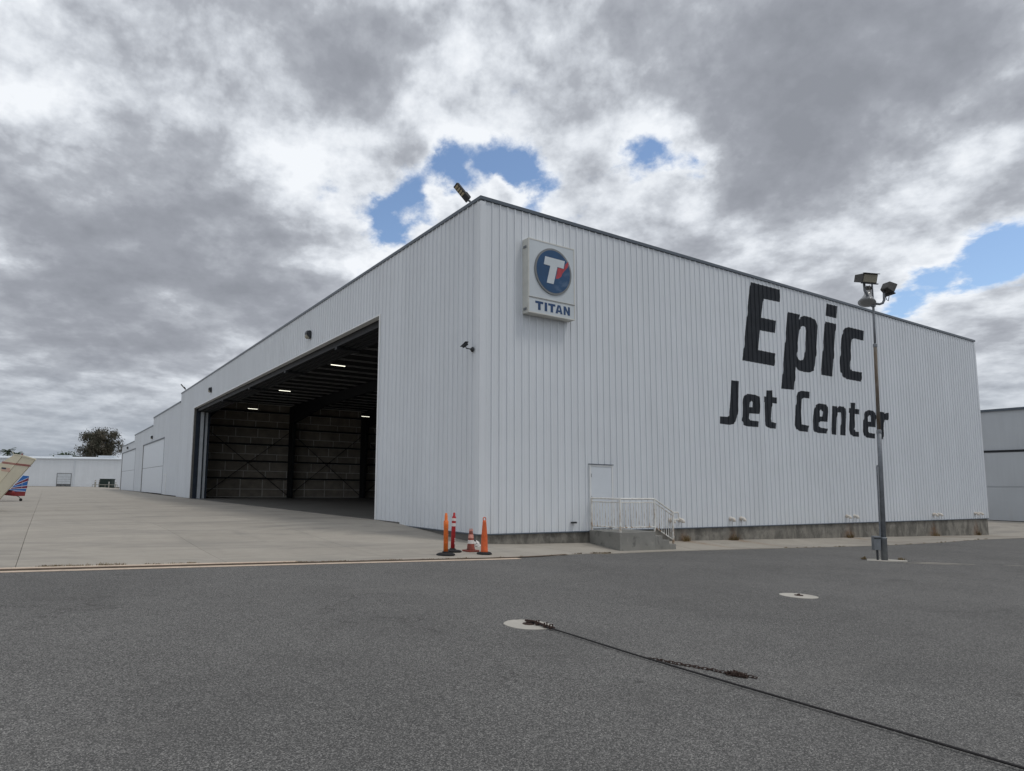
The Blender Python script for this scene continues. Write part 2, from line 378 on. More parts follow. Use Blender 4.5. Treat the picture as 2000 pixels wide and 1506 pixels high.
# ------------------------------------------------------------------ mesh helpers
class MB:
    def __init__(s): s.v = []; s.f = []; s.mi = []; s.cur = 0
    def face(s, *idx): s.f.append(tuple(idx)); s.mi.append(s.cur)
    def box(s, a, b):
        x0, y0, z0 = a; x1, y1, z1 = b; n = len(s.v)
        s.v += [(x0, y0, z0), (x1, y0, z0), (x1, y1, z0), (x0, y1, z0), (x0, y0, z1), (x1, y0, z1), (x1, y1, z1), (x0, y1, z1)]
        for q in ((0, 3, 2, 1), (4, 5, 6, 7), (0, 1, 5, 4), (1, 2, 6, 5), (2, 3, 7, 6), (3, 0, 4, 7)): s.face(*[n+i for i in q])
        return s
    def hexa(s, pts):
        n = len(s.v); s.v += [tuple(p) for p in pts]
        for q in ((0, 3, 2, 1), (4, 5, 6, 7), (0, 1, 5, 4), (1, 2, 6, 5), (2, 3, 7, 6), (3, 0, 4, 7)): s.face(*[n+i for i in q])
        return s
    def tube(s, pts, rad, seg=8, cap=True):
        pts = [Vector(p) for p in pts]; rings = []
        rad = rad if hasattr(rad, '__len__') else [rad]*len(pts)
        prev = None
        for i, p in enumerate(pts):
            t = (pts[min(i+1, len(pts)-1)]-pts[max(i-1, 0)]).normalized()
            if prev is None:
                a = Vector((0, 0, 1)) if abs(t.z) < .9 else Vector((1, 0, 0))
                u = t.cross(a).normalized()
            else: u = (prev-t*prev.dot(t)).normalized()
            prev = u; w = t.cross(u); n = len(s.v); rings.append(n)
            for k in range(seg):
                an = 2*math.pi*k/seg; s.v.append(tuple(p+(u*math.cos(an)+w*math.sin(an))*rad[i]))
        for i in range(len(pts)-1):
            a, b = rings[i], rings[i+1]
            for k in range(seg): s.face(a+k, a+(k+1) % seg, b+(k+1) % seg, b+k)
        if cap:
            s.face(*[rings[0]+k for k in range(seg)][::-1]); s.face(*[rings[-1]+k for k in range(seg)])
        return s
    def lathe(s, prof, c=(0, 0, 0), seg=20, axis=None):
        """prof: [(radius, height)] about z, or about the given axis through c"""
        c = Vector(c); ax = Vector(axis).normalized() if axis else Vector((0, 0, 1))
        u = ax.orthogonal().normalized(); w = ax.cross(u); rings = []
        for (r, h) in prof:
            n = len(s.v); rings.append(n)
            for k in range(seg):
                an = 2*math.pi*k/seg
                s.v.append(tuple(c+ax*h+(u*math.cos(an)+w*math.sin(an))*r))
        for i in range(len(prof)-1):
            a, b = rings[i], rings[i+1]
            for k in range(seg): s.face(a+k, a+(k+1) % seg, b+(k+1) % seg, b+k)
        s.face(*[rings[0]+k for k in range(seg)][::-1]); s.face(*[rings[-1]+k for k in range(seg)])
        return s
    def prism(s, poly, o, ex, ey, ez, t0, t1):
        """extrude 2-D polygon (u,v) placed at o+ex*u+ey*v between ez*t0 and ez*t1 (convex or simple)"""
        o, ex, ey, ez = map(Vector, (o, ex, ey, ez)); n = len(s.v); k = len(poly)
        for t in (t0, t1):
            for (u, v) in poly: s.v.append(tuple(o+ex*u+ey*v+ez*t))
        s.face(*[n+i for i in range(k)][::-1]); s.face(*[n+k+i for i in range(k)])
        for i in range(k):
            j = (i+1) % k; s.face(n+i, n+j, n+k+j, n+k+i)
        return s
    def mesh(s, name, mats, smooth=False):
        me = bpy.data.meshes.new(name); me.from_pydata(s.v, [], s.f)
        for q in (mats if isinstance(mats, (list, tuple)) else [mats]): me.materials.append(MAT[q])
        me.polygons.foreach_set('material_index', s.mi)
        bm = bmesh.new(); bm.from_mesh(me); bmesh.ops.recalc_face_normals(bm, faces=bm.faces[:]); bm.to_mesh(me); bm.free()
        if smooth:
            for p in me.polygons: p.use_smooth = len(p.vertices) == 4
        me.update(); return me
    def build(s, name, mats, parent=None, smooth=False, loc=None):
        return link(name, s.mesh(name, mats, smooth), parent, loc)
def link(name, me, parent=None, loc=None, rotz=None):
    o = bpy.data.objects.new(name, me); COL.objects.link(o)
    if parent: o.parent = parent
    if loc: o.location = loc
    if rotz: o.rotation_euler.z = rotz
    return o
def tag(o, label, cat, group=None):
    o['label'] = label; o['category'] = cat
    if group: o['group'] = group
    return o
def thing(name, label, cat, loc=(0, 0, 0), rotz=0, group=None):
    o = link(name, None, None, loc); o.rotation_euler.z = rotz
    return tag(o, label, cat, group)
def structure(o): o['kind'] = 'structure'; return o
def stuff(o): o['kind'] = 'stuff'; return o
def copy_tree(o, parent=None):
    c = o.copy(); COL.objects.link(c); c.parent = parent
    for k in ('label', 'category', 'group'):
        pass
    for ch in o.children: copy_tree(ch, c)
    return c
def bevel(o, w=.01, seg=2):
    b = o.modifiers.new('bevel', 'BEVEL'); b.width = w; b.segments = seg; b.limit_method = 'ANGLE'; return o

# ------------------------------------------------------------------ ground heights
def ss(a, b, x):
    t = min(1., max(0., (x-a)/(b-a))); return t*t*(3-2*t)
def gz(X, Y):
    z = -.39-.018*(min(36, max(-20, X))+1.3)+.007*(min(40, max(-40, Y))+3.3)
    z += .18*ss(38, 55, X)
    z += -.14*ss(.5, 4, X)*(1-ss(18, 30, X))*float(np.interp(Y, [-5, -2.2, -1.4, 0], [0, 1, 1, 0]))
    fl = .008*min(0, max(-40, X))+.003*min(110, max(0, Y-46))
    t = ss(-1.5, 7, Y)*(1-ss(0, 1.5, X))
    return z+(fl-z)*t
EDGE = ([-60, -12, -7.5, -1.3, .5, 3.7, 6.2, 8.7, 11.5, 18.9, 24, 28, 35, 60], [-2.2, -2.72, -2.93, -3.29, -3.12, -1.95, -1.80, -1.86, -1.96, -2.15, -2.4, -2.2, -2.0, -1.6])
def edge(X): return float(np.interp(X, *EDGE))

def sheet(name, xs, ys, off, mat, parent=None, ytop=None, ybot=None, thick=0.):
    mb = MB(); nx, ny = len(xs), len(ys)
    def pt(x, t):
        y = t
        if ytop: y = ys[0]+(t-ys[0])/(ys[-1]-ys[0])*(ytop(x)-ys[0])
        if ybot: y = ybot(x)+(t-ys[0])/(ys[-1]-ys[0])*(ys[-1]-ybot(x))
        return (x, y, gz(x, y)+off)
    for x in xs:
        for t in ys: mb.v.append(pt(x, t))
    for i in range(nx-1):
        for j in range(ny-1): mb.face(i*ny+j, (i+1)*ny+j, (i+1)*ny+j+1, i*ny+j+1)
    if thick:
        rim = [i*ny for i in range(nx)]+[(nx-1)*ny+j for j in range(1, ny)]+[i*ny+ny-1 for i in range(nx-2, -1, -1)]+[j for j in range(ny-2, 0, -1)]
        n = len(mb.v)
        for r in rim: v = mb.v[r]; mb.v.append((v[0], v[1], v[2]-thick))
        for k in range(len(rim)):
            j = (k+1) % len(rim); mb.face(rim[k], rim[j], n+j, n+k)
    return mb.build(name, mat, parent)

def frange(a, b, n): return [a+(b-a)*i/n for i in range(n+1)]
gx = [-4000, -1500, -600, -250, -120]+frange(-60, 60, 60)+[80, 120, 250, 600, 1500, 4000]
gy = [-4000, -1500, -600, -250, -120, -60]+frange(-40, 0, 20)[:-1]+frange(0, 60, 20)+[80, 120, 160, 250, 600, 1500, 4000]
structure(sheet('ground', gx, gy, -.07, 'dirt'))
ax = [-600, -250, -120]+frange(-60, -14, 12)[:-1]+frange(-14, 40, 60)+[50, 60, 80, 120, 250, 600]
structure(sheet('asphalt_road', ax, [-600, -250, -120, -60, -40, -30, -24, -20, -17, -14, -12, -10, -8, -7, -6, -5, -4.2, -3.4], 0.0, 'asphalt', ytop=edge))

# apron: concrete slabs with open joints
apron = sheet('apron', [-140, -80, -60], [-2.0, 40, 100, 200], .012, 'apron_concrete'); structure(apron)
XB = [-60, -41, -30, -22.9, -19.2, -15.4, -11.65, -8.0, -4.3, -.6, 0]
YB = [None, 3.2, 9.0, 14.8, 20.6, 26.4, 32.2, 38, 43.8, 49.6, 55.4, 61.2, 67, 78, 90, 102, 120, 150, 200]
for i in range(len(XB)-1):
    for j in range(len(YB)-1):
        x0, x1 = XB[i], XB[i+1]; g0 = .0035; g1 = .0035
        if x0 == -11.65: g0 = .005
        if x1 == -11.65: g1 = .005
        if x1 == 0: g1 = .0
        if YB[j] is None: sheet('slab', frange(x0+g0, x1-g1, 4), frange(-3, YB[1]-.004, 4), .012+.002*random.random(), 'apron_concrete', apron, ybot=lambda x: edge(x), thick=.05)
        else: sheet('slab', frange(x0+g0, x1-g1, 3), frange(YB[j]+.004, YB[j+1]-.004, 3), .012+.002*random.random(), 'apron_concrete', apron, thick=.05)
far = sheet('far_apron', [-400, -140, -60, 0, 60, 140, 400], [200.01, 260, 400, 900], .008, 'apron_concrete'); structure(far)
fs = sheet('far_side_apron', frange(-.01, 60, 6), [113.2, 150, 200], .006, 'apron_concrete'); structure(fs)
# walk along the end wall
walk = sheet('sidewalk', [0.004, .5], [-.4, -.02], .006, 'walk_concrete'); structure(walk)
wx = [0.0, 1.9, 4.0, 7.9, 10.6, 14.6, 19.2, 23.2, 27.6, 32.0, 36.3]
for i in range(len(wx)-1):
    sheet('slab', frange(wx[i]+.006, wx[i+1]-.006, 5), frange(-3, -.002, 4), .013+.006*random.random(), 'walk_concrete', walk, ybot=edge, thick=.06)
ra = sheet('side_apron', frange(36.31, 56, 8)+[80, 140], frange(-3, 60, 8), .012, 'apron_concrete', ybot=edge, thick=.06); structure(ra)

# painted edge lines
def strip(name, xs, ya, yb, off, mat):
    mb = MB()
    for x in xs: mb.v += [(x, edge(x)+ya, gz(x, edge(x)+ya)+off), (x, edge(x)+yb, gz(x, edge(x)+yb)+off)]
    for i in range(len(xs)-1): mb.face(2*i, 2*i+2, 2*i+3, 2*i+1)
    return structure(mb.build(name, mat))
strip('edge_line', frange(-60, -1.15, 60), -.29, -.05, .006, 'line_paint')
strip('edge_line', frange(-60, -6.6, 50), .09, .30, .021, 'line_paint')
strip('edge_joint', frange(-60, .8, 60), -.05, .085, .018, 'joint_brown')

# ------------------------------------------------------------------ hangar
LX, LY, H = 36.25, 112.6, 10.6
hangar = thing('hangar', 'big white ribbed metal hangar with tall open doorway and black painted lettering', 'hangar')
NP = 120; PITCH = LX/NP; PW = PITCH*3
PROF = [(0, 0), (.040, 0), (.050, .006), (.060, 0), (.118, 0), (.131, .032), (.167, .032), (.181, 0), (.242, 0), (.252, .006), (.262, 0)]
def prof(x):
    u = x % PITCH
    P_ = PROF+[(PITCH, 0)]
    return float(np.interp(u, [p[0] for p in P_], [p[1] for p in P_]))
_pm = {}
def panel_mesh(z0, z1):
    k = (round(z0, 3), round(z1, 3))
    if k not in _pm:
        mb = MB(); pts = [(i*PITCH+u, d) for i in range(3) for (u, d) in PROF]+[(3*PITCH, 0)]
        for (u, d) in pts: mb.v += [(u, -d, z0), (u, -d, z1)]
        for i in range(len(pts)-1): mb.face(2*i, 2*i+2, 2*i+3, 2*i+1)
        _pm[k] = mb.mesh('siding_panel', 'siding')
    return _pm[k]
ZB = -.06
# end wall (lettered) and its panels
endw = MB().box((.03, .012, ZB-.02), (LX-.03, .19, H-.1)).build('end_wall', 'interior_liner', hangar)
for i in range(40):
    o = link('siding_panel', panel_mesh(ZB, H-.12), endw, (i*PW, 0, 0))
# front wall panels by stretch of facade
frontw = MB()
SEC = [(0, 5.17, ZB, H), (5.17, 7.22, .03, H), (7.22, 46.42, 8.33, H), (46.42, 53.78, .06, H), (53.78, 63.3, .14, 9.78), (63.3, 73.5, 6.6, 9.78),
       (73.5, 82.6, 6.6, 8.79), (82.6, 91.2, .2, 8.79), (91.2, 93.7, 6.6, 8.79), (93.7, 111.8, 6.6, 7.86), (111.8, LY, .22, 7.86)]
for (a, b, z0, z1) in SEC: frontw.box((.014, a+.002, z0+.01), (.2, b-.002, z1-.1))
frontw = frontw.build('front_wall', 'interior_liner', hangar)
for (a, b, z0, z1) in SEC:
    n = max(1, round((b-a)/PW))
    for i in range(n):
        o = link('siding_panel', panel_mesh(z0, z1-.1), frontw, (0, b-(b-a)/n*i, 0), -math.pi/2); o.scale.x = (b-a)/n/PW
# other two walls, roofs
MB().box((LX-.2, .2, -1.2), (LX, LY-.2, 7.8)).box((LX-.2, .2, 7.8), (LX, 53.9, H-.1)).build('rear_wall', 'siding', hangar)
MB().box((.2, LY-.2, -.6), (LX, LY, 7.8)).build('far_end_wall', 'siding', hangar)
rf = MB(); rf.box((.2, .19, 10.12), (LX, 53.9, 10.24)); rf.box((.2, 53.9, 9.3), (LX, 73.5, 9.42)); rf.box((.2, 73.5, 8.3), (LX, 93.7, 8.42)); rf.box((.2, 93.7, 7.4), (LX, LY-.2, 7.52))
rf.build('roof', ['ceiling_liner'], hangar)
# cap flashing
MB().box((-.055, -.06, H-.11), (LX+.05, .2, H)).build('parapet_cap', 'cap_metal', hangar)
MB().box((-.055, .2, H-.11), (.2, 53.80, H)).build('parapet_cap', 'cap_metal', hangar)
for (a, b, z) in ((53.82, 73.5, 9.78), (73.5, 93.72, 8.79), (93.72, LY+.03, 7.86)):
    MB().box((-.07, a, z-.14), (.2, b, z)).build('parapet_cap', 'cap_metal', hangar)
MB().box((.0, 53.72, 9.75), (.25, 53.83, H-.05)).build('parapet_return', 'white_trim', hangar)
# trims
c = MB(); c.box((-.038, -.040, ZB), (.16, .0, H-.17)); c.box((-.040, .001, ZB), (.0, .17, H-.17)); c.build('corner_trim', 'siding', hangar)
MB().box((LX-.13, -.04, ZB), (LX+.03, .02, H-.17)).build('corner_trim', 'siding', hangar)
MB().box((-.045, 7.12, .03), (.24, 7.24, 8.30)).build('jamb_trim', 'white_trim', hangar)
MB().box((-.045, 46.40, .06), (.02, 46.50, 8.30)).build('jamb_trim', 'white_trim', hangar)
MB().box((-.045, 7.12, 8.30), (.24, 46.5, 8.36)).build('head_trim', 'white_trim', hangar)
MB().box((-.05, 0.0, ZB-.035), (.02, 5.17, ZB)).build('base_shadow_strip', 'cap_metal', hangar)  # dark strips paint the shadow under the siding's bottom edge
MB().box((0.0, -.05, ZB-.035), (LX, .02, ZB)).build('base_shadow_strip', 'cap_metal', hangar)
# foundation blocks
found = MB().box((.05, .06, -1.6), (LX-.02, .3, ZB-.04)).box((.05, .3, -1.3), (.3, LY-.05, -.04)).build('foundation', 'foundation', hangar)
bx = [.0, 1.55, 2.77, 4.3]+[4.3+2.44*i for i in range(1, 13)]+[35.2, LX]
for i in range(len(bx)-1):
    MB().box((bx[i]+.004, .012+.004*random.random(), -1.5), (bx[i+1]-.004, .06, ZB-.04)).build('foundation_block', 'foundation', found)
by = [.02, 2.44, 5.1, 7.3]
for i in range(3): MB().box((.012+.004*random.random(), by[i]+.004, -.9), (.05, by[i+1]-.004, (ZB-.04) if i < 2 else .02)).build('foundation_block', 'foundation', found)
MB().box((.012, 46.4, -.6), (.06, 63.2, .05)).box((.012, 82.7, -.6), (.06, 91.1, .17)).build('foundation_block', 'foundation', found)

# lettering painted over the ribs
S6 = 4.3025
def on_wall(cx, cy, Y=0.):
    x, y = 1380+cx/S6, 530+cy/S6
    d = FW+RT*(x-PX)/FPX-UP*(y-PY)/FPX; t = (Y-CAM[1])/d[1]; p = CAM+d*t
    return (float(p[0]), float(p[2]))
LET = {
 'E': [[(368,88),(618,155),(612,257),(478,230),(460,388),(585,415),(577,518),(450,495),(435,660),(580,690),(568,795),(303,747)]],
 'p': [[(682,340),(780,362),(778,405),(792,383),(822,372),(880,388),(918,410),(935,455),(930,560),(922,680),(912,790),(898,835),(870,850),(820,845),(770,830),(752,800),(735,995),(630,985),(655,660)],
       [(780,500),(790,468),(810,458),(832,468),(837,500),(832,600),(822,715),(814,742),(790,748),(766,735),(760,700),(768,600)]],
 'dot': [[(1010,270),(1100,293),(1093,395),(1002,372)]],
 'i': [[(995,420),(1087,442),(1058,885),(962,868)]],
 'c': [[(1323,500),(1320,583),(1240,563),(1224,570),(1217,600),(1207,790),(1210,822),(1225,835),(1308,850),(1298,927),(1180,905),(1147,885),(1126,840),(1120,760),(1135,560),(1147,500),(1165,476),(1195,468)]],
 'J': [[(210,915),(273,922),(268,1130),(258,1220),(245,1262),(225,1283),(195,1290),(108,1278),(110,1218),(180,1222),(191,1205),(202,1080)]],
 'e': [[(318,1045),(345,1028),(410,1037),(440,1050),(450,1080),(445,1198),(362,1193),(358,1235),(370,1252),(440,1260),(437,1308),(345,1303),(312,1290),(298,1255),(302,1130),(308,1070)],
       [(365,1100),(378,1083),(390,1100),(388,1142),(362,1140)]],
 't': [[(505,1000),(555,1000),(553,1055),(593,1062),(592,1112),(551,1105),(543,1240),(549,1266),(588,1275),(583,1322),(530,1318),(500,1300),(487,1260),(490,1100),(480,1098),(482,1050),(503,1052)]],
 'C': [[(868,1012),(866,1068),(815,1062),(802,1075),(796,1180),(794,1260),(802,1285),(858,1297),(853,1350),(785,1342),(755,1325),(743,1290),(750,1130),(757,1050),(770,1015),(795,1003)]],
 'e2': [[(918,1125),(945,1108),(1000,1118),(1022,1140),(1025,1180),(1018,1265),(955,1260),(945,1270),(945,1300),(955,1312),(1015,1322),(1010,1363),(940,1358),(905,1345),(892,1310),(897,1230),(905,1160)],
        [(950,1175),(962,1160),(975,1178),(975,1220),(948,1218)]],
 'n': [[(1058,1130),(1100,1135),(1100,1150),(1115,1132),(1150,1137),(1172,1155),(1175,1190),(1170,1380),(1125,1375),(1130,1200),(1122,1185),(1105,1185),(1095,1210),(1092,1375),(1050,1368),(1055,1240)]],
 't2': [[(1210,1103),(1252,1105),(1250,1155),(1285,1160),(1283,1202),(1248,1198),(1243,1300),(1241,1328),(1250,1345),(1282,1350),(1277,1390),(1235,1387),(1210,1370),(1200,1330),(1205,1190),(1197,1187),(1200,1148),(1208,1150)]],
 'e3': [[(1335,1178),(1360,1165),(1400,1172),(1420,1190),(1425,1225),(1422,1310),(1362,1305),(1358,1340),(1370,1357),(1418,1365),(1415,1405),(1350,1397),(1325,1380),(1316,1345),(1318,1260),(1325,1200)],
        [(1358,1225),(1370,1208),(1382,1225),(1382,1265),(1358,1262)]],
 'r': [[(1456,1178),(1495,1185),(1497,1196),(1508,1190),(1529,1188),(1526,1250),(1500,1248),(1492,1275),(1484,1412),(1446,1405)]],
}
def flat_poly(loops):
    bm = bmesh.new(); ed = []
    for lp in loops:
        vs_ = [bm.verts.new((u, 0, v)) for (u, v) in lp]
        for i in range(len(vs_)): ed.append(bm.edges.new((vs_[i], vs_[(i+1) % len(vs_)])))
    bmesh.ops.triangle_fill(bm, use_beauty=True, use_dissolve=False, edges=ed)
    return bm
for nm, loops in LET.items():
    bm = flat_poly([[on_wall(*p, Y=-.015) for p in lp] for lp in loops])
    xs = [v.co.x for v in bm.verts]; x0, x1 = min(xs), max(xs)
    k = int(x0/PITCH)-1
    while k*PITCH < x1:
        for (u, d) in PROF:
            cx_ = k*PITCH+u
            if x0 < cx_ < x1:
                bmesh.ops.bisect_plane(bm, geom=bm.verts[:]+bm.edges[:]+bm.faces[:], plane_co=(cx_, 0, 0), plane_no=(1, 0, 0), dist=1e-5)
        k += 1
    for v in bm.verts: v.co.y = -prof(v.co.x+1e-6)-.0035
    me = bpy.data.meshes.new('painted_letter'); bm.to_mesh(me); bm.free(); me.materials.append(MAT['letter_black'])
    link('painted_letter', me, endw)

# personnel door in the end wall
dr = MB().box((4.58, -.050, .02), (5.54, -.036, 2.10)).build('entry_door', 'door_white', hangar)
fr = MB(); fr.box((4.51, -.062, -.05), (4.575, .01, 2.17)); fr.box((5.545, -.062, -.05), (5.61, .01, 2.17)); fr.box((4.575, -.062, 2.105), (5.545, .01, 2.17)); fr.build('door_frame', 'white_trim', dr)
MB().box((4.50, -.085, 2.17), (5.62, .0, 2.195)).build('drip_cap', 'cap_metal', dr)
hd = MB(); hd.tube([(5.46, -.05, 1.02), (5.46, -.10, 1.02), (5.34, -.105, 1.02)], .012); hd.build('door_handle', 'steel_dark', dr)
for z in (.3, 1.05, 1.8): MB().tube([(4.585, -.062, z-.06), (4.585, -.062, z+.06)], .012, 6).build('hinge', 'steel_grey', dr)

# two closed doors farther along the front wall
for (a, b, top) in ((63.3, 82.6, 6.6), (91.2, 111.8, 6.6)):
    zb = .2
    leaf = MB().box((.075, a+.06, zb), (.13, b-.06, zb+3.15)).build('hangar_door', 'door_white', hangar)
    MB().box((.065, a+.06, zb+3.19), (.13, b-.06, top-.05)).build('upper_leaf', 'door_white', leaf)
    MB().box((.10, a+.05, zb+3.13), (.125, b-.05, zb+3.21)).build('hinge_line', 'dark_gap', leaf)
    MB().box((-.045, a-.10, zb-.02), (.07, a-.01, top+.06)).build('door_side_strip', 'cap_metal', leaf)  # dark near-side strip paints the shadow line of the recessed door
    MB().box((-.045, b+.01, zb-.02), (.07, b+.08, top+.06)).build('door_side_strip', 'white_trim', leaf)
    MB().box((-.05, a-.01, top-.07), (.07, b+.01, top+.05)).build('head_shadow_strip', 'cap_metal', leaf)  # shadow along the top of the recess, put in as a dark strip
md = MB().box((-.05, 60.6, .16), (-.036, 61.6, 2.3)).build('side_door', 'door_white', hangar)
f = MB(); f.box((-.062, 60.52, .14), (-.0, 60.6, 2.40)); f.box((-.062, 61.6, .14), (0, 61.68, 2.40)); f.box((-.062, 60.6, 2.3), (0, 61.6, 2.40)); f.build('door_frame', 'white_trim', md)

# inside: floor, door tracks, folded leaves, frames, purlins, girts, insulation
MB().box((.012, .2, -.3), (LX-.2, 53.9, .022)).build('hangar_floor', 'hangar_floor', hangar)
for k, x in enumerate((.30, .62, .94, 1.26)):
    MB().box((x, 7.0, 8.02-.02*k), (x+.20, 53.0, 8.34)).build('door_track', 'interior_steel', hangar)
for y in (12.5, 20.4, 28.3, 36.2): MB().box((.26, y, 7.88), (1.5, y+.28, 8.02)).build('track_bracket', 'interior_steel', hangar)
MB().box((.21, 46.38, .02), (.56, 47.3, 8.3)).build('door_pocket', 'door_navy', hangar)
for k, (x0, x1, mt) in enumerate(((.60, .90, 'door_leaf_grey'), (.93, 1.02, 'door_navy'), (1.04, 1.27, 'door_leaf_grey'), (1.30, 1.48, 'door_navy'))):  # navy slabs put the darkness of the gaps between leaves into colour
    MB().box((x0, 46.38+.08*k, .03), (x1, 52.6, 8.0)).build('door_slab', mt, hangar)
part = MB().box((.2, 53.62, 0), (LX-.2, 53.85, 10.1)).build('partition_wall', 'insulation_seam', hangar)
GZ = [2.05, 3.87, 5.66, 7.47, 9.2]
rows = []
zz = [.05]+GZ
for i in range(len(zz)-1):
    a, b = zz[i], zz[i+1]; rows += [(a+.05, a+(b-a)*.42-.04), (a+(b-a)*.42+.04, b-.13)]
rows.append((9.25, 10.0))
for j, (a, b) in enumerate(rows):
    x = 1.0-random.random()*1.8
    while x < 25:
        w = 2.35
        MB().box((max(.3, x+.05), 53.575+random.random()*.02, a), (x+w-.05, 53.618, b)).build('insulation_panel', 'insulation', part)
        x += w
for z in GZ: MB().box((.3, 53.30, z-.10), (LX-.3, 53.52, z+.06)).build('girt', 'interior_steel', hangar)
def frame_at(X):
    MB().hexa([(X-.16, 52.3, .02), (X+.16, 52.3, .02), (X+.16, 53.28, .02), (X-.16, 53.28, .02), (X-.16, 51.7, 9.9), (X+.16, 51.7, 9.9), (X+.16, 53.28, 9.9), (X-.16, 53.28, 9.9)]).build('column', 'interior_steel', hangar)
    rb = MB().prism([(51.7, 10.0), (51.7, 8.1), (43, 9.05), (27, 9.25), (10, 9.05), (1.6, 8.3), (1.6, 10.0)], (X, 0, 0), (0, 1, 0), (0, 0, 1), (1, 0, 0), -.16, .16).build('rafter', 'interior_steel', hangar)
    MB().hexa([(X-.16, .3, .02), (X+.16, .3, .02), (X+.16, 1.1, .02), (X-.16, 1.1, .02), (X-.16, .3, 9.9), (X+.16, .3, 9.9), (X+.16, 1.6, 9.9), (X-.16, 1.6, 9.9)]).build('column', 'interior_steel', hangar)
for X in (2.4, 11.4, 20.0, 28.6): frame_at(X)
for y in frange(2.0, 52, 24): MB().box((.3, y, 9.99), (LX-.3, y+.08, 10.10)).build('purlin', 'purlin_galv', hangar)
MB().box((.22, .3, 8.34), (.40, 53.2, 9.9)).build('header_truss', 'interior_steel', hangar)
for (xa, xb) in ((2.6, 11.2), (11.6, 19.8), (20.2, 28.4)):
    MB().tube([(xa, 53.2, .3), (xb, 53.2, 7.0)], .035, 6).build('brace_rod', 'interior_steel', hangar)
    MB().tube([(xb, 53.16, .3), (xa, 53.16, 7.0)], .035, 6).build('brace_rod', 'interior_steel', hangar)

# drain elbows through the end wall
for X in (8.55, 9.05, 12.08, 12.76, 20.7, 21.37, 29.37, 29.92, 34.47, 35.02):
    p = MB().tube([(X, .0, .24), (X, -.10, .24), (X, -.155, .235), (X, -.195, .20), (X, -.20, .13)], .062, 12)
    o = p.build('drain_pipe', 'pipe_white', hangar, True)
    MB().lathe([(.085, 0), (.085, .02), (.07, .03)], (X, -.034, .24), 14, (0, -1, 0)).build('flange', 'pipe_white', o)
o = MB().box((3.66, -.11, .20), (3.86, -.03, .255)).build('vent_hood', 'steel_dark', hangar)

# ------------------------------------------------------------------ things fixed to the hangar
sg = thing('wall_sign', 'white box sign with blue roundel and TITAN lettering high on the end wall', 'sign', (2.64, -.034, 6.99))
def rel(o, mb, name, mats, parent=None, smooth=False):
    ob = mb.build(name, mats, parent or o, smooth)
    lo = Vector(o.location); me = ob.data
    for v in me.vertices: v.co -= lo
    return ob
YF = -.345
cab = rel(sg, MB().box((1.64, YF+.02, 6.985), (3.64, -.036, 9.475)), 'cabinet', 'sign_cabinet'); bevel(cab, .012)
fmb = MB(); fmb.box((1.64, YF-.012, 9.435), (3.64, YF+.02, 9.475)); fmb.box((1.64, YF-.012, 7.535), (1.68, YF+.02, 9.435)); fmb.box((3.60, YF-.012, 7.535), (3.64, YF+.02, 9.435)); fmb.box((1.64, YF-.012, 7.48), (3.64, YF+.02, 7.535)); fmb.box((1.64, YF-.012, 6.985), (3.64, YF+.02, 7.02)); fmb.box((1.64, YF-.012, 7.02), (1.675, YF+.02, 7.48)); fmb.box((3.605, YF-.012, 7.02), (3.64, YF+.02, 7.48))
rel(sg, fmb, 'retainer_frame', 'sign_cabinet')
rel(sg, MB().box((1.65, YF-.016, 7.493), (3.63, YF-.0125, 7.52)), 'divider_gap', 'sign_edge')
face = rel(sg, MB().box((1.68, YF-.004, 7.535), (3.60, YF+.019, 9.435)), 'face_panel', 'sign_white')
rel(sg, MB().box((1.675, YF-.004, 7.02), (3.605, YF+.019, 7.48)), 'name_panel', 'sign_white')
CX, CZ = 2.68, 8.50
rel(sg, MB().lathe([(.79, 0), (.79, .035), (.70, .035)], (CX, YF-.004, CZ), 56, (0, -1, 0)), 'roundel_ring', 'sign_edge')
rel(sg, MB().lathe([(.725, 0), (.725, .040)], (CX, YF-.004, CZ), 56, (0, -1, 0)), 'roundel', 'sign_blue')
def sign_poly(pts, t0, t1, name, mat):
    bm = flat_poly([pts]); bmesh.ops.recalc_face_normals(bm, faces=bm.faces[:])
    r = bmesh.ops.extrude_face_region(bm, geom=bm.faces[:]); 
    for e in r['geom']:
        if isinstance(e, bmesh.types.BMVert): e.co.y = YF-t1
    for v in bm.verts:
        if abs(v.co.y) < 1e-6: v.co.y = YF-t0
    bmesh.ops.recalc_face_normals(bm, faces=bm.faces[:])
    me = bpy.data.meshes.new(name); bm.to_mesh(me); bm.free(); me.materials.append(MAT[mat])
    for v in me.vertices: v.co -= Vector(sg.location)
    return link(name, me, sg)
sign_poly([(2.86,8.67),(3.13,8.672),(3.20,8.85),(3.335,8.965),(3.33,8.84),(3.28,8.74),(3.14,8.60),(3.05,8.49),(3.02,8.40),(2.93,8.33),(2.86,8.29),(2.77,8.27)], .036, .046, 'flame_mark', 'sign_red')
sign_poly([(2.312,8.96),(3.165,8.95),(3.11,8.675),(2.838,8.69),(2.664,8.07),(2.376,8.075),(2.53,8.67),(2.256,8.68)], .036, .054, 'letter_mark', 'sign_white')
ZT, ZL = 7.405, 7.115
def tx(px): return 1.927+(px-470)*.003058
def T_letter(a, b):
    c_ = (a+b)/2; return [(a, ZT), (b, ZT), (b, ZT-.075), (c_+.052, ZT-.075), (c_+.052, ZL), (c_-.052, ZL), (c_-.052, ZT-.075), (a, ZT-.075)]
sign_poly(T_letter(tx(470), tx(578)), .002, .010, 'letter', 'sign_navy')
sign_poly([(tx(598), ZT), (tx(632), ZT), (tx(632), ZL), (tx(598), ZL)], .002, .010, 'letter', 'sign_navy')
sign_poly(T_letter(tx(648), tx(747)), .002, .010, 'letter', 'sign_navy')
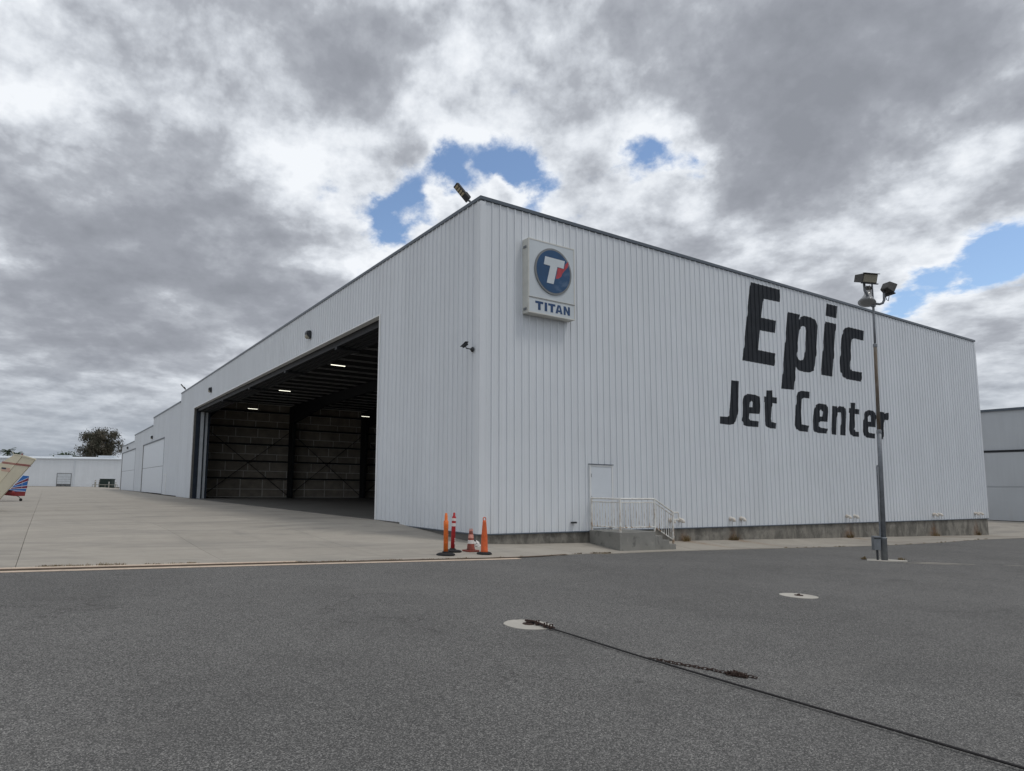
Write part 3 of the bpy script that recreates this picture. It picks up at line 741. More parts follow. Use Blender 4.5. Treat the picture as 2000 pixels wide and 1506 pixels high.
bm_a, bm_b = tx(750), tx(850); mA = (bm_a+bm_b)/2
sign_poly([(bm_a, ZL), (mA-.058, ZT), (mA+.058, ZT), (bm_b, ZL), (bm_b-.10, ZL), (mA+.062, ZL+.055), (mA-.062, ZL+.055), (bm_a+.10, ZL)][::-1], .002, .010, 'letter', 'sign_navy')
sign_poly([(mA-.032, ZL+.115), (mA+.032, ZL+.115), (mA, ZL+.225)], .0095, .0115, 'letter_counter', 'sign_white')
a_, b_ = tx(866), tx(957)
sign_poly([(a_, ZL), (a_, ZT), (a_+.09, ZT), (b_-.085, ZL+.115), (b_-.085, ZT), (b_, ZT), (b_, ZL), (b_-.09, ZL), (a_+.085, ZT-.115), (a_+.085, ZL)][::-1], .002, .010, 'letter', 'sign_navy')
for z in (9.2, 7.12): rel(sg, MB().box((1.61, -.26, z-.04), (1.64, -.12, z+.03)), 'latch', 'steel_grey')

# security camera near the corner, on the front wall
sc = thing('security_camera', 'small dark bullet security camera on the wall near the corner', 'camera', (-.04, .36, 5.67))
MB().lathe([(.11, 0), (.10, .02), (.035, .09), (.022, .12), (.022, .30)], (0, 0, 0), 14, (-1, 0, .05)).build('mount', 'lamp_dark', sc)
MB().tube([(-.30, 0, .015), (-.31, .02, .10), (-.30, .05, .14)], .018, 8).build('arm', 'lamp_dark', sc)
MB().lathe([(.055, 0), (.062, .02), (.062, .22), (.05, .24)], (-.27, -.04, .20), 14, (-.42, .75, -.50)).build('housing', 'lamp_dark', sc)
sc.scale = (.8, .8, .8)
MB().hexa([(-.36, -.04, .26), (-.23, -.07, .26), (-.32, .19, .09), (-.45, .20, .09), (-.36, -.04, .275), (-.23, -.07, .275), (-.32, .19, .105), (-.45, .20, .105)]).build('sun_shield', 'lamp_dark', sc)

# flood lights on the parapet
def roof_flood(y, z, label, s=1.0):
    o = thing('flood_light', label, 'flood light', (.05, y, z), 0, 'flood lights on the parapet')
    MB().tube([(0, 0, -.02), (-.03, .0, .07), (-.10, .02, .10)], .035, 8).build('bracket', 'steel_grey', o)
    # flat luminaire reaching up and out along +y
    a = Vector((-.10, .02, .08)); d = Vector((-.64, .20, .74)).normalized(); w = Vector((.10, 1, -.10)); w = (w-d*w.dot(d)).normalized(); nrm = d.cross(w).normalized()
    if nrm.z < 0: nrm = -nrm
    L, wd, th = .66*s, .27*s, .06*s
    def q(u, v, t): return tuple(a+d*u+w*v+nrm*t)
    def slab(u0, u1, v0, v1, t0, t1, u1b=None): return [q(u0, v0, t0), q(u1, v0, t0), q(u1, v1, t0), q(u0, v1, t0), q(u0, v0, t1), q(u1b or u1, v0, t1), q(u1b or u1, v1, t1), q(u0, v1, t1)]
    MB().hexa(slab(.0, L, -wd/2, wd/2, 0, th, L-.05)).build('housing', 'lamp_dark', o)
    MB().hexa(slab(.02, .24*s, -wd*.42, wd*.42, th, th+.05)).build('driver_box', 'lamp_dark', o)
    for k in range(4):
        u = (.24+.10*k)*s
        MB().hexa(slab(u, u+.065*s, -wd*.38, wd*.38, -.012, -.001)).build('led_module', 'led_chip', o)
    return o
roof_flood(.66, H+.02, 'flat LED flood light tilted up on the parapet by the near corner')
roof_flood(51.6, H+.02, 'distant flood light on the parapet by the first roof step')

# wall packs above the doors
def wall_pack(y, z, label, s=1.0):
    o = thing('wall_light', label, 'wall light', (-.04, y, z), 0, 'wall lights above the hangar doors')
    MB().prism([(0, -.26), (0, .30), (-.30, .30), (-.36, .14), (-.34, .0), (-.10, -.26)], (0, 0, 0), (s, 0, 0), (0, 0, s), (0, 1, 0), -.22*s, .22*s).build('housing', 'lamp_dark', o)
    MB().prism([(-.115, -.27), (-.352, -.01), (-.375, -.08), (-.33, -.20), (-.20, -.29)], (0, 0, 0), (s, 0, 0), (0, 0, s), (0, 1, 0), -.19*s, .19*s).build('lens', 'glass_lamp', o)
    MB().tube([(0, 0, .36*s), (-.06, 0, .36*s), (-.06, 0, .30*s)], .02, 6).build('conduit', 'lamp_dark', o)
wall_pack(15.5, 9.10, 'dark wall light with clear lens above the open doorway, the nearer one', .68)
wall_pack(39.2, 9.10, 'dark wall light above the far end of the open doorway', .68)
wall_pack(73.2, 7.15, 'dark wall light above the first closed hangar door', .68)
wall_pack(102.1, 7.10, 'dark wall light above the farthest closed hangar door', .68)

# tube lights inside
for (x, y, lb) in ((3.45, 20.2, 'glowing tube light under the hangar roof nearest the doorway'), (4.1, 32.6, 'glowing tube light second from the doorway inside the hangar'),
               (5.3, 46.2, 'glowing tube light above the left insulated wall bay'), (17.0, 45.8, 'greenish glowing tube light deep inside on the right')):
    o = thing('tube_light', lb, 'light', (x, y, 8.62), .03, 'tube lights inside the hangar')
    MB().box((-.49, -.07, .015), (.49, .07, .07)).build('fixture', 'interior_steel', o)
    MB().box((-.46, -.03, -.02), (.46, .03, .015)).build('tube', 'tube_light', o)
    for sx in (-.5, .5): MB().tube([(sx, 0, .09), (sx, 0, 1.45)], .008, 5).build('hanger_rod', 'interior_steel', o)

# ------------------------------------------------------------------ landing, steps and handrail
LXA, LYF, LTOP = 4.46, -1.42, -.03
lan = thing('concrete_landing', 'stained grey concrete landing with four steps below the white entry door', 'steps', (LXA, LYF, -.62))
def lm(mb, name, mat, par=None): return rel(lan, mb, name, mat, par)
o = lm(MB().box((LXA, LYF, -.95), (6.12, -.052, LTOP)), 'platform', 'landing_concrete'); bevel(o, .015)
for k in range(3):
    o = lm(MB().box((6.12+.335*k+.001, LYF+.003*k, -.95), (6.12+.335*(k+1), -.052, LTOP-.148*(k+1))), 'step', 'landing_concrete'); bevel(o, .012)
rail = thing('handrail', 'white rust-stained steel handrail with balusters around the concrete landing', 'railing', (4.58, -1.35, -.03))
def rm(mb, name, par=None): return rel(rail, mb, name, 'rail_paint', par)
ya, yf = -.075, -1.35; xl, xr = 4.56, 6.17; xe = 7.07
def post(x, y, z0, z1): rm(MB().box((x-.025, y-.025, z0), (x+.025, y+.025, z1)), 'post')
post(xl, ya, LTOP, 1.02); post(xl, yf, LTOP, 1.02); post(xr, yf, LTOP, 1.02); post(xe, yf, -.47, .60)
def trail(a, b, r=.029): rm(MB().tube([a, b], r, 8), 'rail')
zt = 1.035
trail((xl, ya, zt), (xl, yf, zt)); trail((xl, yf, zt), (xr, yf, zt))
trail((xl, ya, .92), (xl, yf, .92), .02); trail((xl, yf, .92), (xr, yf, .92), .02); trail((xl, ya, .115), (xl, yf, .115), .02); trail((xl, yf, .115), (xr, yf, .115), .02)
sl = (.595-zt)/(xe-xr)
rm(MB().tube([(xr, yf, zt), (xe, yf, .595), (xe+.05, yf, .575), (xe+.26, yf, .575), (xe+.29, yf, .55), (xe+.29, yf, .36), (xe+.26, yf, .335), (xe, yf, .335)], .028, 8), 'rail')
trail((xr, yf, .92), (xe, yf, .92+sl*(xe-xr)), .02); trail((xr, yf, .10), (xe, yf, .10+sl*(xe-xr)), .02)
for k in range(1, 10):
    y = ya+(yf-ya)*k/10; rm(MB().tube([(xl, y, .115), (xl, y, .92)], .0105, 6), 'baluster')
for k in range(1, 13):
    x = xl+(xr-xl)*k/13; rm(MB().tube([(x, yf, .115), (x, yf, .92)], .0105, 6), 'baluster')
for k in range(1, 8):
    x = xr+(xe-xr)*k/8; d_ = sl*(x-xr); rm(MB().tube([(x, yf, .10+d_), (x, yf, .92+d_)], .0105, 6), 'baluster')

# ------------------------------------------------------------------ cones and posts by the corner
def G(x, y): return (x, y, gz(x, y)+.02)
o = thing('delineator_post', 'bright orange delineator post on a round black base by the asphalt edge', 'traffic post', G(-2.66, -2.42))
MB().lathe([(.235, 0), (.235, .025), (.19, .05), (.09, .06), (.08, .09)], seg=10).build('base', 'rubber', o)
MB().lathe([(.058, .07), (.058, .66), (.062, .665), (.062, .83), (.058, .835), (.040, .86), (.040, .96), (.026, 1.03), (.012, 1.035)], seg=16).build('tube', 'orange', o, True)
for z in (.30, .50, .655): MB().lathe([(.0605, z), (.0645, z+.004), (.0605, z+.010)], seg=16).build('ring', 'orange_deep', o)
o = thing('delineator_post', 'dark red delineator post with two white bands on a black rubber base', 'traffic post', G(-2.02, -1.72))
o.rotation_euler = (R(1.0), R(2.2), .4)
MB().lathe([(.245, 0), (.245, .03), (.20, .05), (.09, .06), (.075, .09)], seg=8).build('base', 'rubber', o)
MB().lathe([(.055, .07), (.055, .88), (.052, .90), (.030, .94), (.030, 1.0), (.016, 1.02)], seg=16).build('tube', 'red_plastic', o, True)
for (a, b, mt) in ((.66, .74, 'reflective_white'), (.80, .87, 'reflective_white')): MB().lathe([(.0555, a), (.0585, a+.003), (.0585, b-.003), (.0555, b)], seg=16).build('band', mt, o)
for k, z in enumerate((.20, .24, .29, .33)): MB().box((-.012, -.060, z), (.012, -.0545, z+.022)).build('letter_mark', 'reflective_white', o)
o = thing('traffic_cone', 'short dirty red cone with torn pink top and white bands, beside the hangar corner', 'traffic cone', G(-1.44, -1.72))
MB().prism([(-.19, -.13), (-.13, -.19), (.13, -.19), (.19, -.13), (.19, .13), (.13, .19), (-.13, .19), (-.19, .13)], (0, 0, 0), (1, 0, 0), (0, 1, 0), (0, 0, 1), 0, .035).build('base', 'cone_dirty', o)
MB().lathe([(.125, .03), (.108, .06), (.058, .46), (.047, .535)], seg=20).build('body', 'cone_dirty', o, True)
MB().lathe([(.0895, .20), (.0935, .203), (.0815, .295), (.0775, .298)], seg=20).build('band', 'reflective_white', o)
MB().lathe([(.0715, .345), (.0755, .348), (.0640, .44), (.060, .445)], seg=20).build('band', 'reflective_pink', o)
for k in range(5):
    an = k*1.256+.3; c_, s_ = math.cos(an), math.sin(an); h = .05+.05*random.random()
    MB().prism([(-.024, 0), (.024, 0), (.006, h)], (.047*c_, .047*s_, .53), (-s_, c_, 0), (-.2*c_, -.2*s_, 1), (c_, s_, 0), 0, .006).build('torn_flap', 'reflective_pink', o)
o = thing('traffic_cone', 'tall slim orange cone with a handle loop, nearest the sidewalk corner', 'traffic cone', G(-1.52, -2.46))
MB().lathe([(.20, 0), (.20, .02), (.17, .05), (.11, .06)], seg=8).build('base', 'rubber', o)
MB().lathe([(.105, .05), (.092, .08), (.078, .45), (.050, .80), (.042, .86)], seg=20).build('body', 'orange_deep', o, True)
MB().tube([(-.036, 0, .85)]+[(-.042*math.cos(a), 0, .89+.045*math.sin(a)) for a in frange(0, math.pi, 8)]+[(.036, 0, .85)], .012, 6).build('handle_loop', 'orange_deep', o)
# crumpled wrapper behind them
mb = MB()
for k in range(26):
    a = Vector((random.gauss(0, .10), random.gauss(0, .05), abs(random.gauss(.04, .03)))); u = Vector((random.uniform(-1, 1), random.uniform(-1, 1), random.uniform(-1, 1))).normalized()*.07; v = u.orthogonal().normalized()*.05
    n = len(mb.v); mb.v += [tuple(a-u-v), tuple(a+u-v), tuple(a+u+v), tuple(a-u+v)]; mb.face(n, n+1, n+2, n+3)
o = mb.build('crumpled_plastic', 'reflective_white', None, False, G(-.55, -.62)); tag(o, 'crumpled clear plastic wrapper lying against the foundation at the corner', 'litter')

# ------------------------------------------------------------------ flood-light pole
PBX, PBY = 9.615, -6.687; PZ = gz(PBX, PBY)
pole = thing('light_pole', 'tall rusty light pole with two flood lamps and a bell lamp', 'light pole', (PBX, PBY, PZ))
rr = Vector(RT); rr.z = 0; rr.normalize(); bk = Vector(FW); bk.z = 0; bk.normalize()
LEAN = .017
def pl(h, s=0., t=0.): return tuple(rr*(s+LEAN*h)+bk*t+Vector((0, 0, h)))
MB().lathe([(.085, 0), (.085, .62), (.095, .63), (.095, .66), (.06, .67)], seg=16).build('base_sleeve', 'steel_grey', pole, True)
MB().tube([pl(.60), pl(2.9), pl(3.75)], [.062, .060, .058], 14).build('lower_shaft', 'pole_galv', pole, True)
MB().tube([pl(3.72), pl(6.35)], [.048, .046], 12).build('middle_shaft', 'pole_rust', pole, True)
MB().tube([pl(6.30), pl(7.65)], [.032, .032], 12).build('upper_shaft', 'pole_galv', pole, True)
for h, r_ in ((3.74, .066), (6.33, .056)): MB().lathe([(r_-.01, -.05), (r_, -.04), (r_, .04), (r_-.02, .06)], pl(h), 14).build('coupling', 'pole_galv', pole)
MB().tube([pl(2.75, -.09), pl(2.70, -.105), pl(.7, -.10), pl(.45, -.115)], .022, 8).build('conduit', 'pole_galv', pole)
bxo = MB().box((-.10, -.06, .30), (.10, .06, .70)).build('electrical_box', 'steel_grey', pole, False, tuple(rr*-.22)); bxo.rotation_euler.z = math.atan2(rr.y, rr.x); bevel(bxo, .01)
MB().tube([tuple(rr*-.20), tuple(rr*-.20+Vector((0, 0, .30)))], .03, 8).build('box_leg', 'steel_dark', pole)
MB().box((-.09, -.075, .62), (.09, -.061, .66)).build('lid_lip', 'steel_dark', bxo)
# head: junction, arms, lamps  (s = to the right, t = away)
jt = 7.62
MB().lathe([(.055, -.10), (.065, -.08), (.065, .10), (.05, .12)], pl(jt), 14).build('junction', 'pole_galv', pole)
MB().tube([pl(jt, .03), pl(jt-.03, .16, -.05), pl(jt+.00, .24, -.07), pl(jt+.09, .28, -.08), pl(jt+.30, .285, -.08)], .036, 8).build('arm', 'pole_galv', pole, True)
MB().tube([pl(jt+.02, -.03), pl(jt+.10, -.15, -.10), pl(jt+.20, -.27, -.16), pl(jt+.34, -.36, -.18), pl(jt+.62, -.37, -.18)], .036, 8).build('arm', 'pole_galv', pole, True)
MB().tube([pl(jt+.05, .0), pl(jt+.62, -.01)], .026, 8).build('arm', 'pole_galv', pole)
def lampbox(c_, ex, ey, ez, w, h, d, flare, name='flood_head', hooded=True):
    """box lamp facing ey; ex width, ez height"""
    c_, ex, ey, ez = map(Vector, (c_, ex, ey, ez))
    def q(a, b, e): return tuple(c_+ex*a+ey*b+ez*e)
    o = MB().hexa([q(-w*flare, -d/2, -h/2*flare), q(w*flare, -d/2, -h/2*flare), q(w, d/2, -h/2), q(-w, d/2, -h/2), q(-w*flare, -d/2, h/2*flare), q(w*flare, -d/2, h/2*flare), q(w, d/2, h/2), q(-w, d/2, h/2)]).build(name, 'lamp_housing', pole)
    bevel(o, .012)
    MB().hexa([q(-w*.9, d/2+.001, -h*.42), q(w*.9, d/2+.001, -h*.42), q(w*.9, d/2+.012, -h*.42), q(-w*.9, d/2+.012, -h*.42), q(-w*.9, d/2+.001, h*.42), q(w*.9, d/2+.001, h*.42), q(w*.9, d/2+.012, h*.42), q(-w*.9, d/2+.012, h*.42)]).build('lens', 'glass_lamp', o)
    if hooded: MB().hexa([q(-w*1.04, d/2-.02, h/2), q(w*1.04, d/2-.02, h/2), q(w*1.04, d/2+.06, h/2), q(-w*1.04, d/2+.06, h/2), q(-w*1.04, d/2-.02, h/2+.018), q(w*1.04, d/2-.02, h/2+.018), q(w*1.04, d/2+.06, h/2+.018), q(-w*1.04, d/2+.06, h/2+.018)]).build('hood', 'lamp_housing', o)
    MB().hexa([q(-w*1.06, d/2-.03, -h/2-.03), q(w*1.06, d/2-.03, -h/2-.03), q(w*1.06, d/2+.05, -h/2-.03), q(-w*1.06, d/2+.05, -h/2-.03), q(-w*1.06, d/2-.03, -h/2), q(w*1.06, d/2-.03, -h/2), q(w*1.06, d/2+.05, -h/2), q(-w*1.06, d/2+.05, -h/2)]).build('frame_lip', 'lamp_dark', o)
    return o
f1 = (-bk+rr*.18+Vector((0, 0, -.28))).normalized(); e1 = f1.cross(Vector((0, 0, 1))).normalized(); u1 = e1.cross(f1).normalized()
lampbox(pl(jt+.70, -.36, -.22), e1, f1, u1, .25, .27, .38, .80)
f2 = (rr*.86+bk*.15+Vector((0, 0, -.48))).normalized(); e2 = f2.cross(Vector((0, 0, 1))).normalized(); u2 = e2.cross(f2).normalized()
lampbox(pl(jt+.47, .40, -.10), e2, f2, u2, .17, .30, .24, .76, 'flood_head', False)
MB().tube([pl(jt+.30, .285, -.08), pl(jt+.36, .29, -.08), pl(jt+.42, .36, -.09)], .03, 8).build('knuckle', 'lamp_dark', pole)
MB().tube([pl(jt+.28, .30, -.09), pl(jt+.10, .34, -.10), pl(jt+.06, .39, -.1), pl(jt+.20, .42, -.1), pl(jt+.36, .41, -.1)], .010, 6).build('wire_loop', 'lamp_dark', pole)
MB().tube([pl(jt+.50, -.31, -.18), pl(jt+.44, -.24, -.15), pl(jt+.47, -.17, -.12), pl(jt+.55, -.14, -.1)], .008, 6).build('wire_loop', 'lamp_dark', pole)
bax = tuple((rr*.30+bk*.25+Vector((0, 0, 1))).normalized())
bell = MB().lathe([(.05, 0), (.09, -.02), (.10, -.14), (.105, -.15), (.15, -.27), (.20, -.34), (.235, -.40), (.235, -.42), (.15, -.44)], pl(jt+.40, -.11, .05), 24, bax).build('bell_lamp', 'glass_bell', pole, True)
MB().lathe([(.08, -.02), (.085, .14), (.05, .16)], pl(jt+.40, -.11, .05), 14, bax).build('ballast_cap', 'lamp_housing', bell)
# concrete pad at the foot
mb = MB()
pd = [(-.62, -.16), (-.20, -.34), (.42, -.30), (.62, -.05), (.30, .28), (-.30, .32)]
mb.prism([(PBX+(rr*u+bk*v).x, PBY+(rr*u+bk*v).y) for u, v in pd], (0, 0, PZ-.012), (1, 0, 0), (0, 1, 0), (0, 0, 1), -.1, .03)
o = mb.build('concrete_pad', 'disc_concrete'); structure(o)
for (u0, u1, v, w_) in ((.65, 2.3, -.20, .10), (.2, 1.7, -.50, .07), (3.2, 6.5, -.25, .05)):
    mb = MB()
    for k in range(13):
        u = u0+(u1-u0)*k/12; ww = w_*(.35+.65*math.sin(math.pi*(k+.4)/12.8))*random.uniform(.7, 1.2); vv = v-.10*(u-u0)
        for q in (-ww, ww):
            p = Vector((PBX, PBY, 0))+rr*u+bk*(vv+q); mb.v.append((p.x, p.y, gz(p.x, p.y)+.005))
    for k in range(12): mb.face(2*k, 2*k+1, 2*k+3, 2*k+2)
    structure(mb.build('patch_seam', 'apron_concrete'))

# ------------------------------------------------------------------ tie-down discs, cable and chain
def disc(x, y, r, label):
    z = gz(x, y)
    o = thing('tie_down_disc', label, 'anchor', (x, y, z), 0, 'concrete tie-down discs in the asphalt')
    mb = MB(); n = 40; rs = [r*random.uniform(.975, 1.02) for _ in range(n)]
    mb.v.append((0, 0, .007))
    for k in range(n):
        a = 2*math.pi*k/n; px, py = rs[k]*math.cos(a), rs[k]*math.sin(a); mb.v.append((px, py, gz(x+px, y+py)-z+.007))
    for k in range(n): mb.face(0, 1+k, 1+(k+1) % n)
    for k in range(n):
        a = 2*math.pi*k/n; px, py = rs[k]*1.002*math.cos(a), rs[k]*1.002*math.sin(a); mb.v.append((px, py, gz(x+px, y+py)-z-.05))
    for k in range(n): mb.face(1+k, n+1+k, n+1+(k+1) % n, 1+(k+1) % n)
    mb.build('concrete_disc', 'disc_concrete', o)
    MB().lathe([(.075, 0), (.07, .012), (.03, .014)], (.02, .01, .004), 16).build('anchor_plate', 'rusty_iron', o)
    MB().tube([(-.02, .01, .01), (-.02, .01, .022), (-.01, .01, .03), (.04, .01, .03), (.05, .01, .022), (.05, .01, .01)], .008, 8).build('anchor_ring', 'rusty_iron', o)
    return o
disc(-6.05, -9.865, .295, 'pale concrete tie-down disc with the cable clamped to it')
disc(.0, -9.755, .30, 'pale concrete tie-down disc standing alone near the light pole')
cable = thing('cable', 'dark steel cable stretched from the tie-down disc across the asphalt', 'cable', (-5.98, -9.80, gz(-5.98, -9.8)))
pts = []
for k in range(60):
    y = -9.85-8.0*k/59; x = -5.975+.04*math.sin((y+9.8)*.9)*min(1, k/12)+.002*k/59
    pts.append((x+5.98, y+9.80, gz(x, y)-gz(-5.98, -9.8)+.022))
MB().tube(pts, .0095, 8).build('wire_rope', 'cable_steel', cable, True)
MB().tube([(-.03, .03, .035), (.0, -.10, .045), (.015, -.28, .03), (.02, -.46, .025)], .014, 8).build('thimble_tail', 'rusty_iron', cable)
for y in (-.17, -.32, -.42):
    cl = MB().box((-.022, y-.016, .012), (.032, y+.016, .040)).build('wire_clamp', 'rusty_iron', cable)
    for sx in (-.014, .024): MB().lathe([(.007, 0), (.007, .035), (.011, .035), (.011, .045), (.006, .046)], (sx, y, .022), 8).build('clamp_bolt', 'rusty_iron', cl)
chain = thing('chain', 'rusty loose chain trailing off the cable into a small heap', 'chain', (-5.95, -11.71, gz(-5.95, -11.71)))
def link_mesh():
    mb = MB(); L, w = .020, .011; path = [(L*math.cos(a)*(1.0)+(.010 if math.cos(a) > 0 else -.010), w*math.sin(a), 0) for a in frange(0, 2*math.pi, 12)]
    mb.tube(path, .0042, 6, cap=False); return mb.mesh('chain_link', 'rusty_iron', True)
lmsh = link_mesh()
CP = [(-5.951, -11.712), (-5.90, -11.85), (-5.846, -11.986), (-5.79, -12.12), (-5.737, -12.25), (-5.702, -12.389), (-5.67, -12.46), (-5.60, -12.56), (-5.588, -12.633)]
tot = 0; seg = []
for a, b in zip(CP, CP[1:]): d = math.dist(a, b); seg.append((tot, d, a, b)); tot += d
s_ = 0; k = 0; base = Vector(chain.location)
while s_ < tot:
    for (t0, d, a, b) in seg:
        if t0 <= s_ <= t0+d:
            q = (s_-t0)/d; x = a[0]+(b[0]-a[0])*q; y = a[1]+(b[1]-a[1])*q
            o = link('chain_link', lmsh, chain, (x-base.x+random.gauss(0, .003), y-base.y, gz(x, y)-base.z+.012)); o.rotation_euler = (R(78 if k % 2 else 10)+random.gauss(0, .2), random.gauss(0, .1), math.atan2(b[1]-a[1], b[0]-a[0])+random.gauss(0, .15)); break
    s_ += .040; k += 1
for k in range(44):
    u = random.gauss(0, 1); v = random.gauss(0, 1)
    x = -5.675+.030*u+.009*v; y = -12.47-.038*u+.013*v
    o = link('chain_link', lmsh, chain, (x-base.x, y-base.y, gz(x, y)-base.z+.010+.028*random.random()*math.exp(-(u*u+v*v)*.4)))
    o.rotation_euler = (random.uniform(-1.2, 1.2), random.uniform(-.5, .5), random.uniform(0, 6.28))

# weeds in the joints
mb = MB()
def tuft(x, y, z, h, n):
    for _ in range(n):
        a = random.uniform(0, 6.28); l = h*random.uniform(.4, 1.0); bx_, by_ = x+random.gauss(0, .05), y+random.gauss(0, .018); w = random.uniform(.004, .009); lean = random.uniform(.2, 1.1)*l
        n0 = len(mb.v); ca, sa = math.cos(a), math.sin(a)
        mb.v += [(bx_-w*sa, by_+w*ca, z), (bx_+w*sa, by_-w*ca, z), (bx_+lean*ca, by_+lean*sa, z+l)]; mb.face(n0, n0+1, n0+2)
def weeds(x0, x1, dens, h, off=.03):
    x = x0
    while x < x1:
        if random.random() < .75:
            y = edge(x)+off+random.gauss(0, .02); tuft(x, y, gz(x, y)+.012, h*random.uniform(.4, 1.2), 14)
        x += random.expovariate(dens)
weeds(-11.3, -10.5, 22, .05, .33); weeds(-10.45, -9.7, 30, .065, .33); weeds(-9.5, -8.6, 10, .04, .32); weeds(-7.0, -.6, 10, .04, .06); weeds(-.6, 3.5, 5, .05, .02); weeds(12.5, 19.0, 3, .06, .0); weeds(19, 30, 2.5, .07, .0)
for _ in range(14): x = random.uniform(2.2, 3.4); tuft(x, edge(x)+.02, gz(x, edge(x))+.02, .06, 16)
for (rx, w_) in RUST_X:
    for _ in range(7): x = rx+random.gauss(0, .22*w_); tuft(x, -.05-abs(random.gauss(0, .06)), gz(x, -.05)+.01, .30*math.exp(-((x-rx)/.3)**2)+.05, 16)
for (x, y) in ((PBX+.55, PBY-.15), (PBX+.6, PBY-.2), (PBX-.45, PBY+.35), (PBX-.5, PBY+.3)): tuft(x, y, gz(x, y)+.02, .10, 40)
stuff(tag(mb.build('edge_weeds', 'weed'), 'dry weeds growing in the joint between apron and asphalt', 'weeds'))

# ------------------------------------------------------------------ second hangar on the right
h2 = thing('hangar', 'grey hangar beyond the right end of the lettered wall, dark band above its door', 'hangar', (55.6, 10.0, -.85))
def r2(mb, name, mat, par=None): return rel(h2, mb, name, mat, par)
w2 = r2(MB().box((55.66, -40, -1.2), (90, 40, 8.25)), 'wall', 'grey_building')
r2(MB().box((55.50, -40.05, 8.18), (56.0, 40.05, 8.36)), 'parapet_cap', 'cap_metal')
r2(MB().box((55.52, -30, 4.78), (55.66, 14.5, 4.95)), 'door_header', 'dark_gap')
for k in range(6):
    a = 14.0-k*7.3; lf = r2(MB().box((55.56, a-7.27, -.76), (55.655, a-.02, 1.93)), 'door_slab', 'grey_building')
    r2(MB().box((55.56, a-7.27, 1.97), (55.655, a-.02, 4.76)), 'door_slab', 'grey_building')
r2(MB().box((55.57, -30, -.88), (55.7, 14.5, -.77)), 'door_sill', 'dark_gap')
r2(MB().box((55.50, 3.62, 1.45), (55.56, 3.70, 1.72)), 'door_latch', 'steel_grey')
r2(MB().box((55.55, -40, 8.25), (90, 40, 8.30)), 'roof', 'roof_grey')

# ------------------------------------------------------------------ far left: low building, trees, transformer
fb = thing('warehouse', 'long low white warehouse across the far end of the apron', 'building', (-5, 174, .2), math.atan2(-11.8, 19.64))
MB().box((-70, 0, -.6), (46, 22, 7.15)).build('wall', 'far_white', fb)
mbx = MB()
FB = MB(); u = -70
while u < 46:
    link('siding_panel', panel_mesh(.1, 7.1), fb, (u, -.004, 0)); u += PW
MB().box((-70.4, -.25, 7.02), (46.4, 22.3, 7.24)).build('eave', 'far_roof', fb)
MB().prism([(-.3, 7.24), (11, 8.1), (22.3, 7.24)], (0, 0, 0), (0, 1, 0), (0, 0, 1), (1, 0, 0), -70, 46).build('roof', 'far_roof', fb)
for (a, b) in ((-8.2, -4.2), (3.4, 7.6)): MB().box((a, 4.0, 7.5), (b, 5.5, 8.25)).build('skylight', 'far_roof', fb)
MB().box((-70, -.12, -.4), (46, -.02, .12)).build('wall_base', 'foundation', fb)
def far_door(a, b):
    o = MB().box((a, -.03, .75), (b, .05, 3.35)).build('roller_door', 'sign_edge' if False else 'door_leaf_grey', fb)
    MB().box((a, -.028, .1), (b, .04, .75)).build('door_gap', 'dark_gap', o)
    f = MB(); f.box((a-.16, -.06, .1), (a, .04, 3.5)); f.box((b, -.06, .1), (b+.16, .04, 3.5)); f.box((a, -.06, 3.35), (b, .04, 3.5)); f.build('door_frame', 'sign_edge', o)
    for z in (1.3, 1.9, 2.5): MB().box((a, -.038, z), (b, -.031, z+.04)).build('slat_line', 'sign_edge', o)
far_door(-4.55, -1.1)
MB().tube([(-.3, -.15, .1), (-.3, -.15, 7.0)], .08, 8).build('downpipe', 'far_roof', fb)
MB().box((9.0, -.09, .1), (10.0, -.04, 2.3)).build('side_door', 'far_roof', fb)

tf = thing('transformer', 'dark green transformer cabinet at the far end of the apron', 'transformer', (.85, 152.6, .02), math.atan2(-.6, 1))
bevel(MB().box((-1.35, -.8, .15), (1.35, .8, 2.15)).build('cabinet', 'transformer_green', tf), .04)
MB().box((-1.45, -.9, 2.15), (1.45, .9, 2.26)).build('lid', 'transformer_green', tf)
MB().box((-1.6, -1.0, -.2), (1.6, 1.0, .15)).build('pad', 'bollard', tf)
for s in (-1, 1): MB().box((s*.68-.62, -.83, .3), (s*.68+.62, -.80, 2.0)).build('cabinet_door', 'transformer_green', tf)
for (x, y, lb) in ((-1.65, 151.7, 'leftmost bollard, thicker, by the green transformer'), (-.75, 153.6, 'bollard just left of the green transformer'), (1.0, 149.9, 'bollard in front of the green transformer'), (2.35, 149.4, 'bollard between the transformer and the hangar')):
    o = thing('bollard', lb, 'bollard', (x, y, gz(x, y)), 0, 'bollards around the transformer')
    MB().lathe([(.12 if x > -1.5 else .18, 0), (.12 if x > -1.5 else .18, 1.55), (.08, 1.66), (.02, 1.70)], seg=12).build('post', 'bollard', o)
    MB().lathe([(.126 if x > -1.5 else .186, 1.30), (.126 if x > -1.5 else .186, 1.42)], seg=12).build('band', 'far_white', o)
pb = thing('pipe_barrier', 'low horizontal pipe rail between the far bollards', 'barrier', (-2.2, 152.2, gz(-2, 152)))
MB().tube([(0, 0, .62), (1.2, -.6, .62), (5.0, -2.9, .62)], .06, 8).build('rail', 'bollard', pb)
for t in (0, .5, 1): MB().tube([(5*t, -2.9*t, -.1), (5*t, -2.9*t, .62)], .05, 8).build('post', 'bollard', pb)

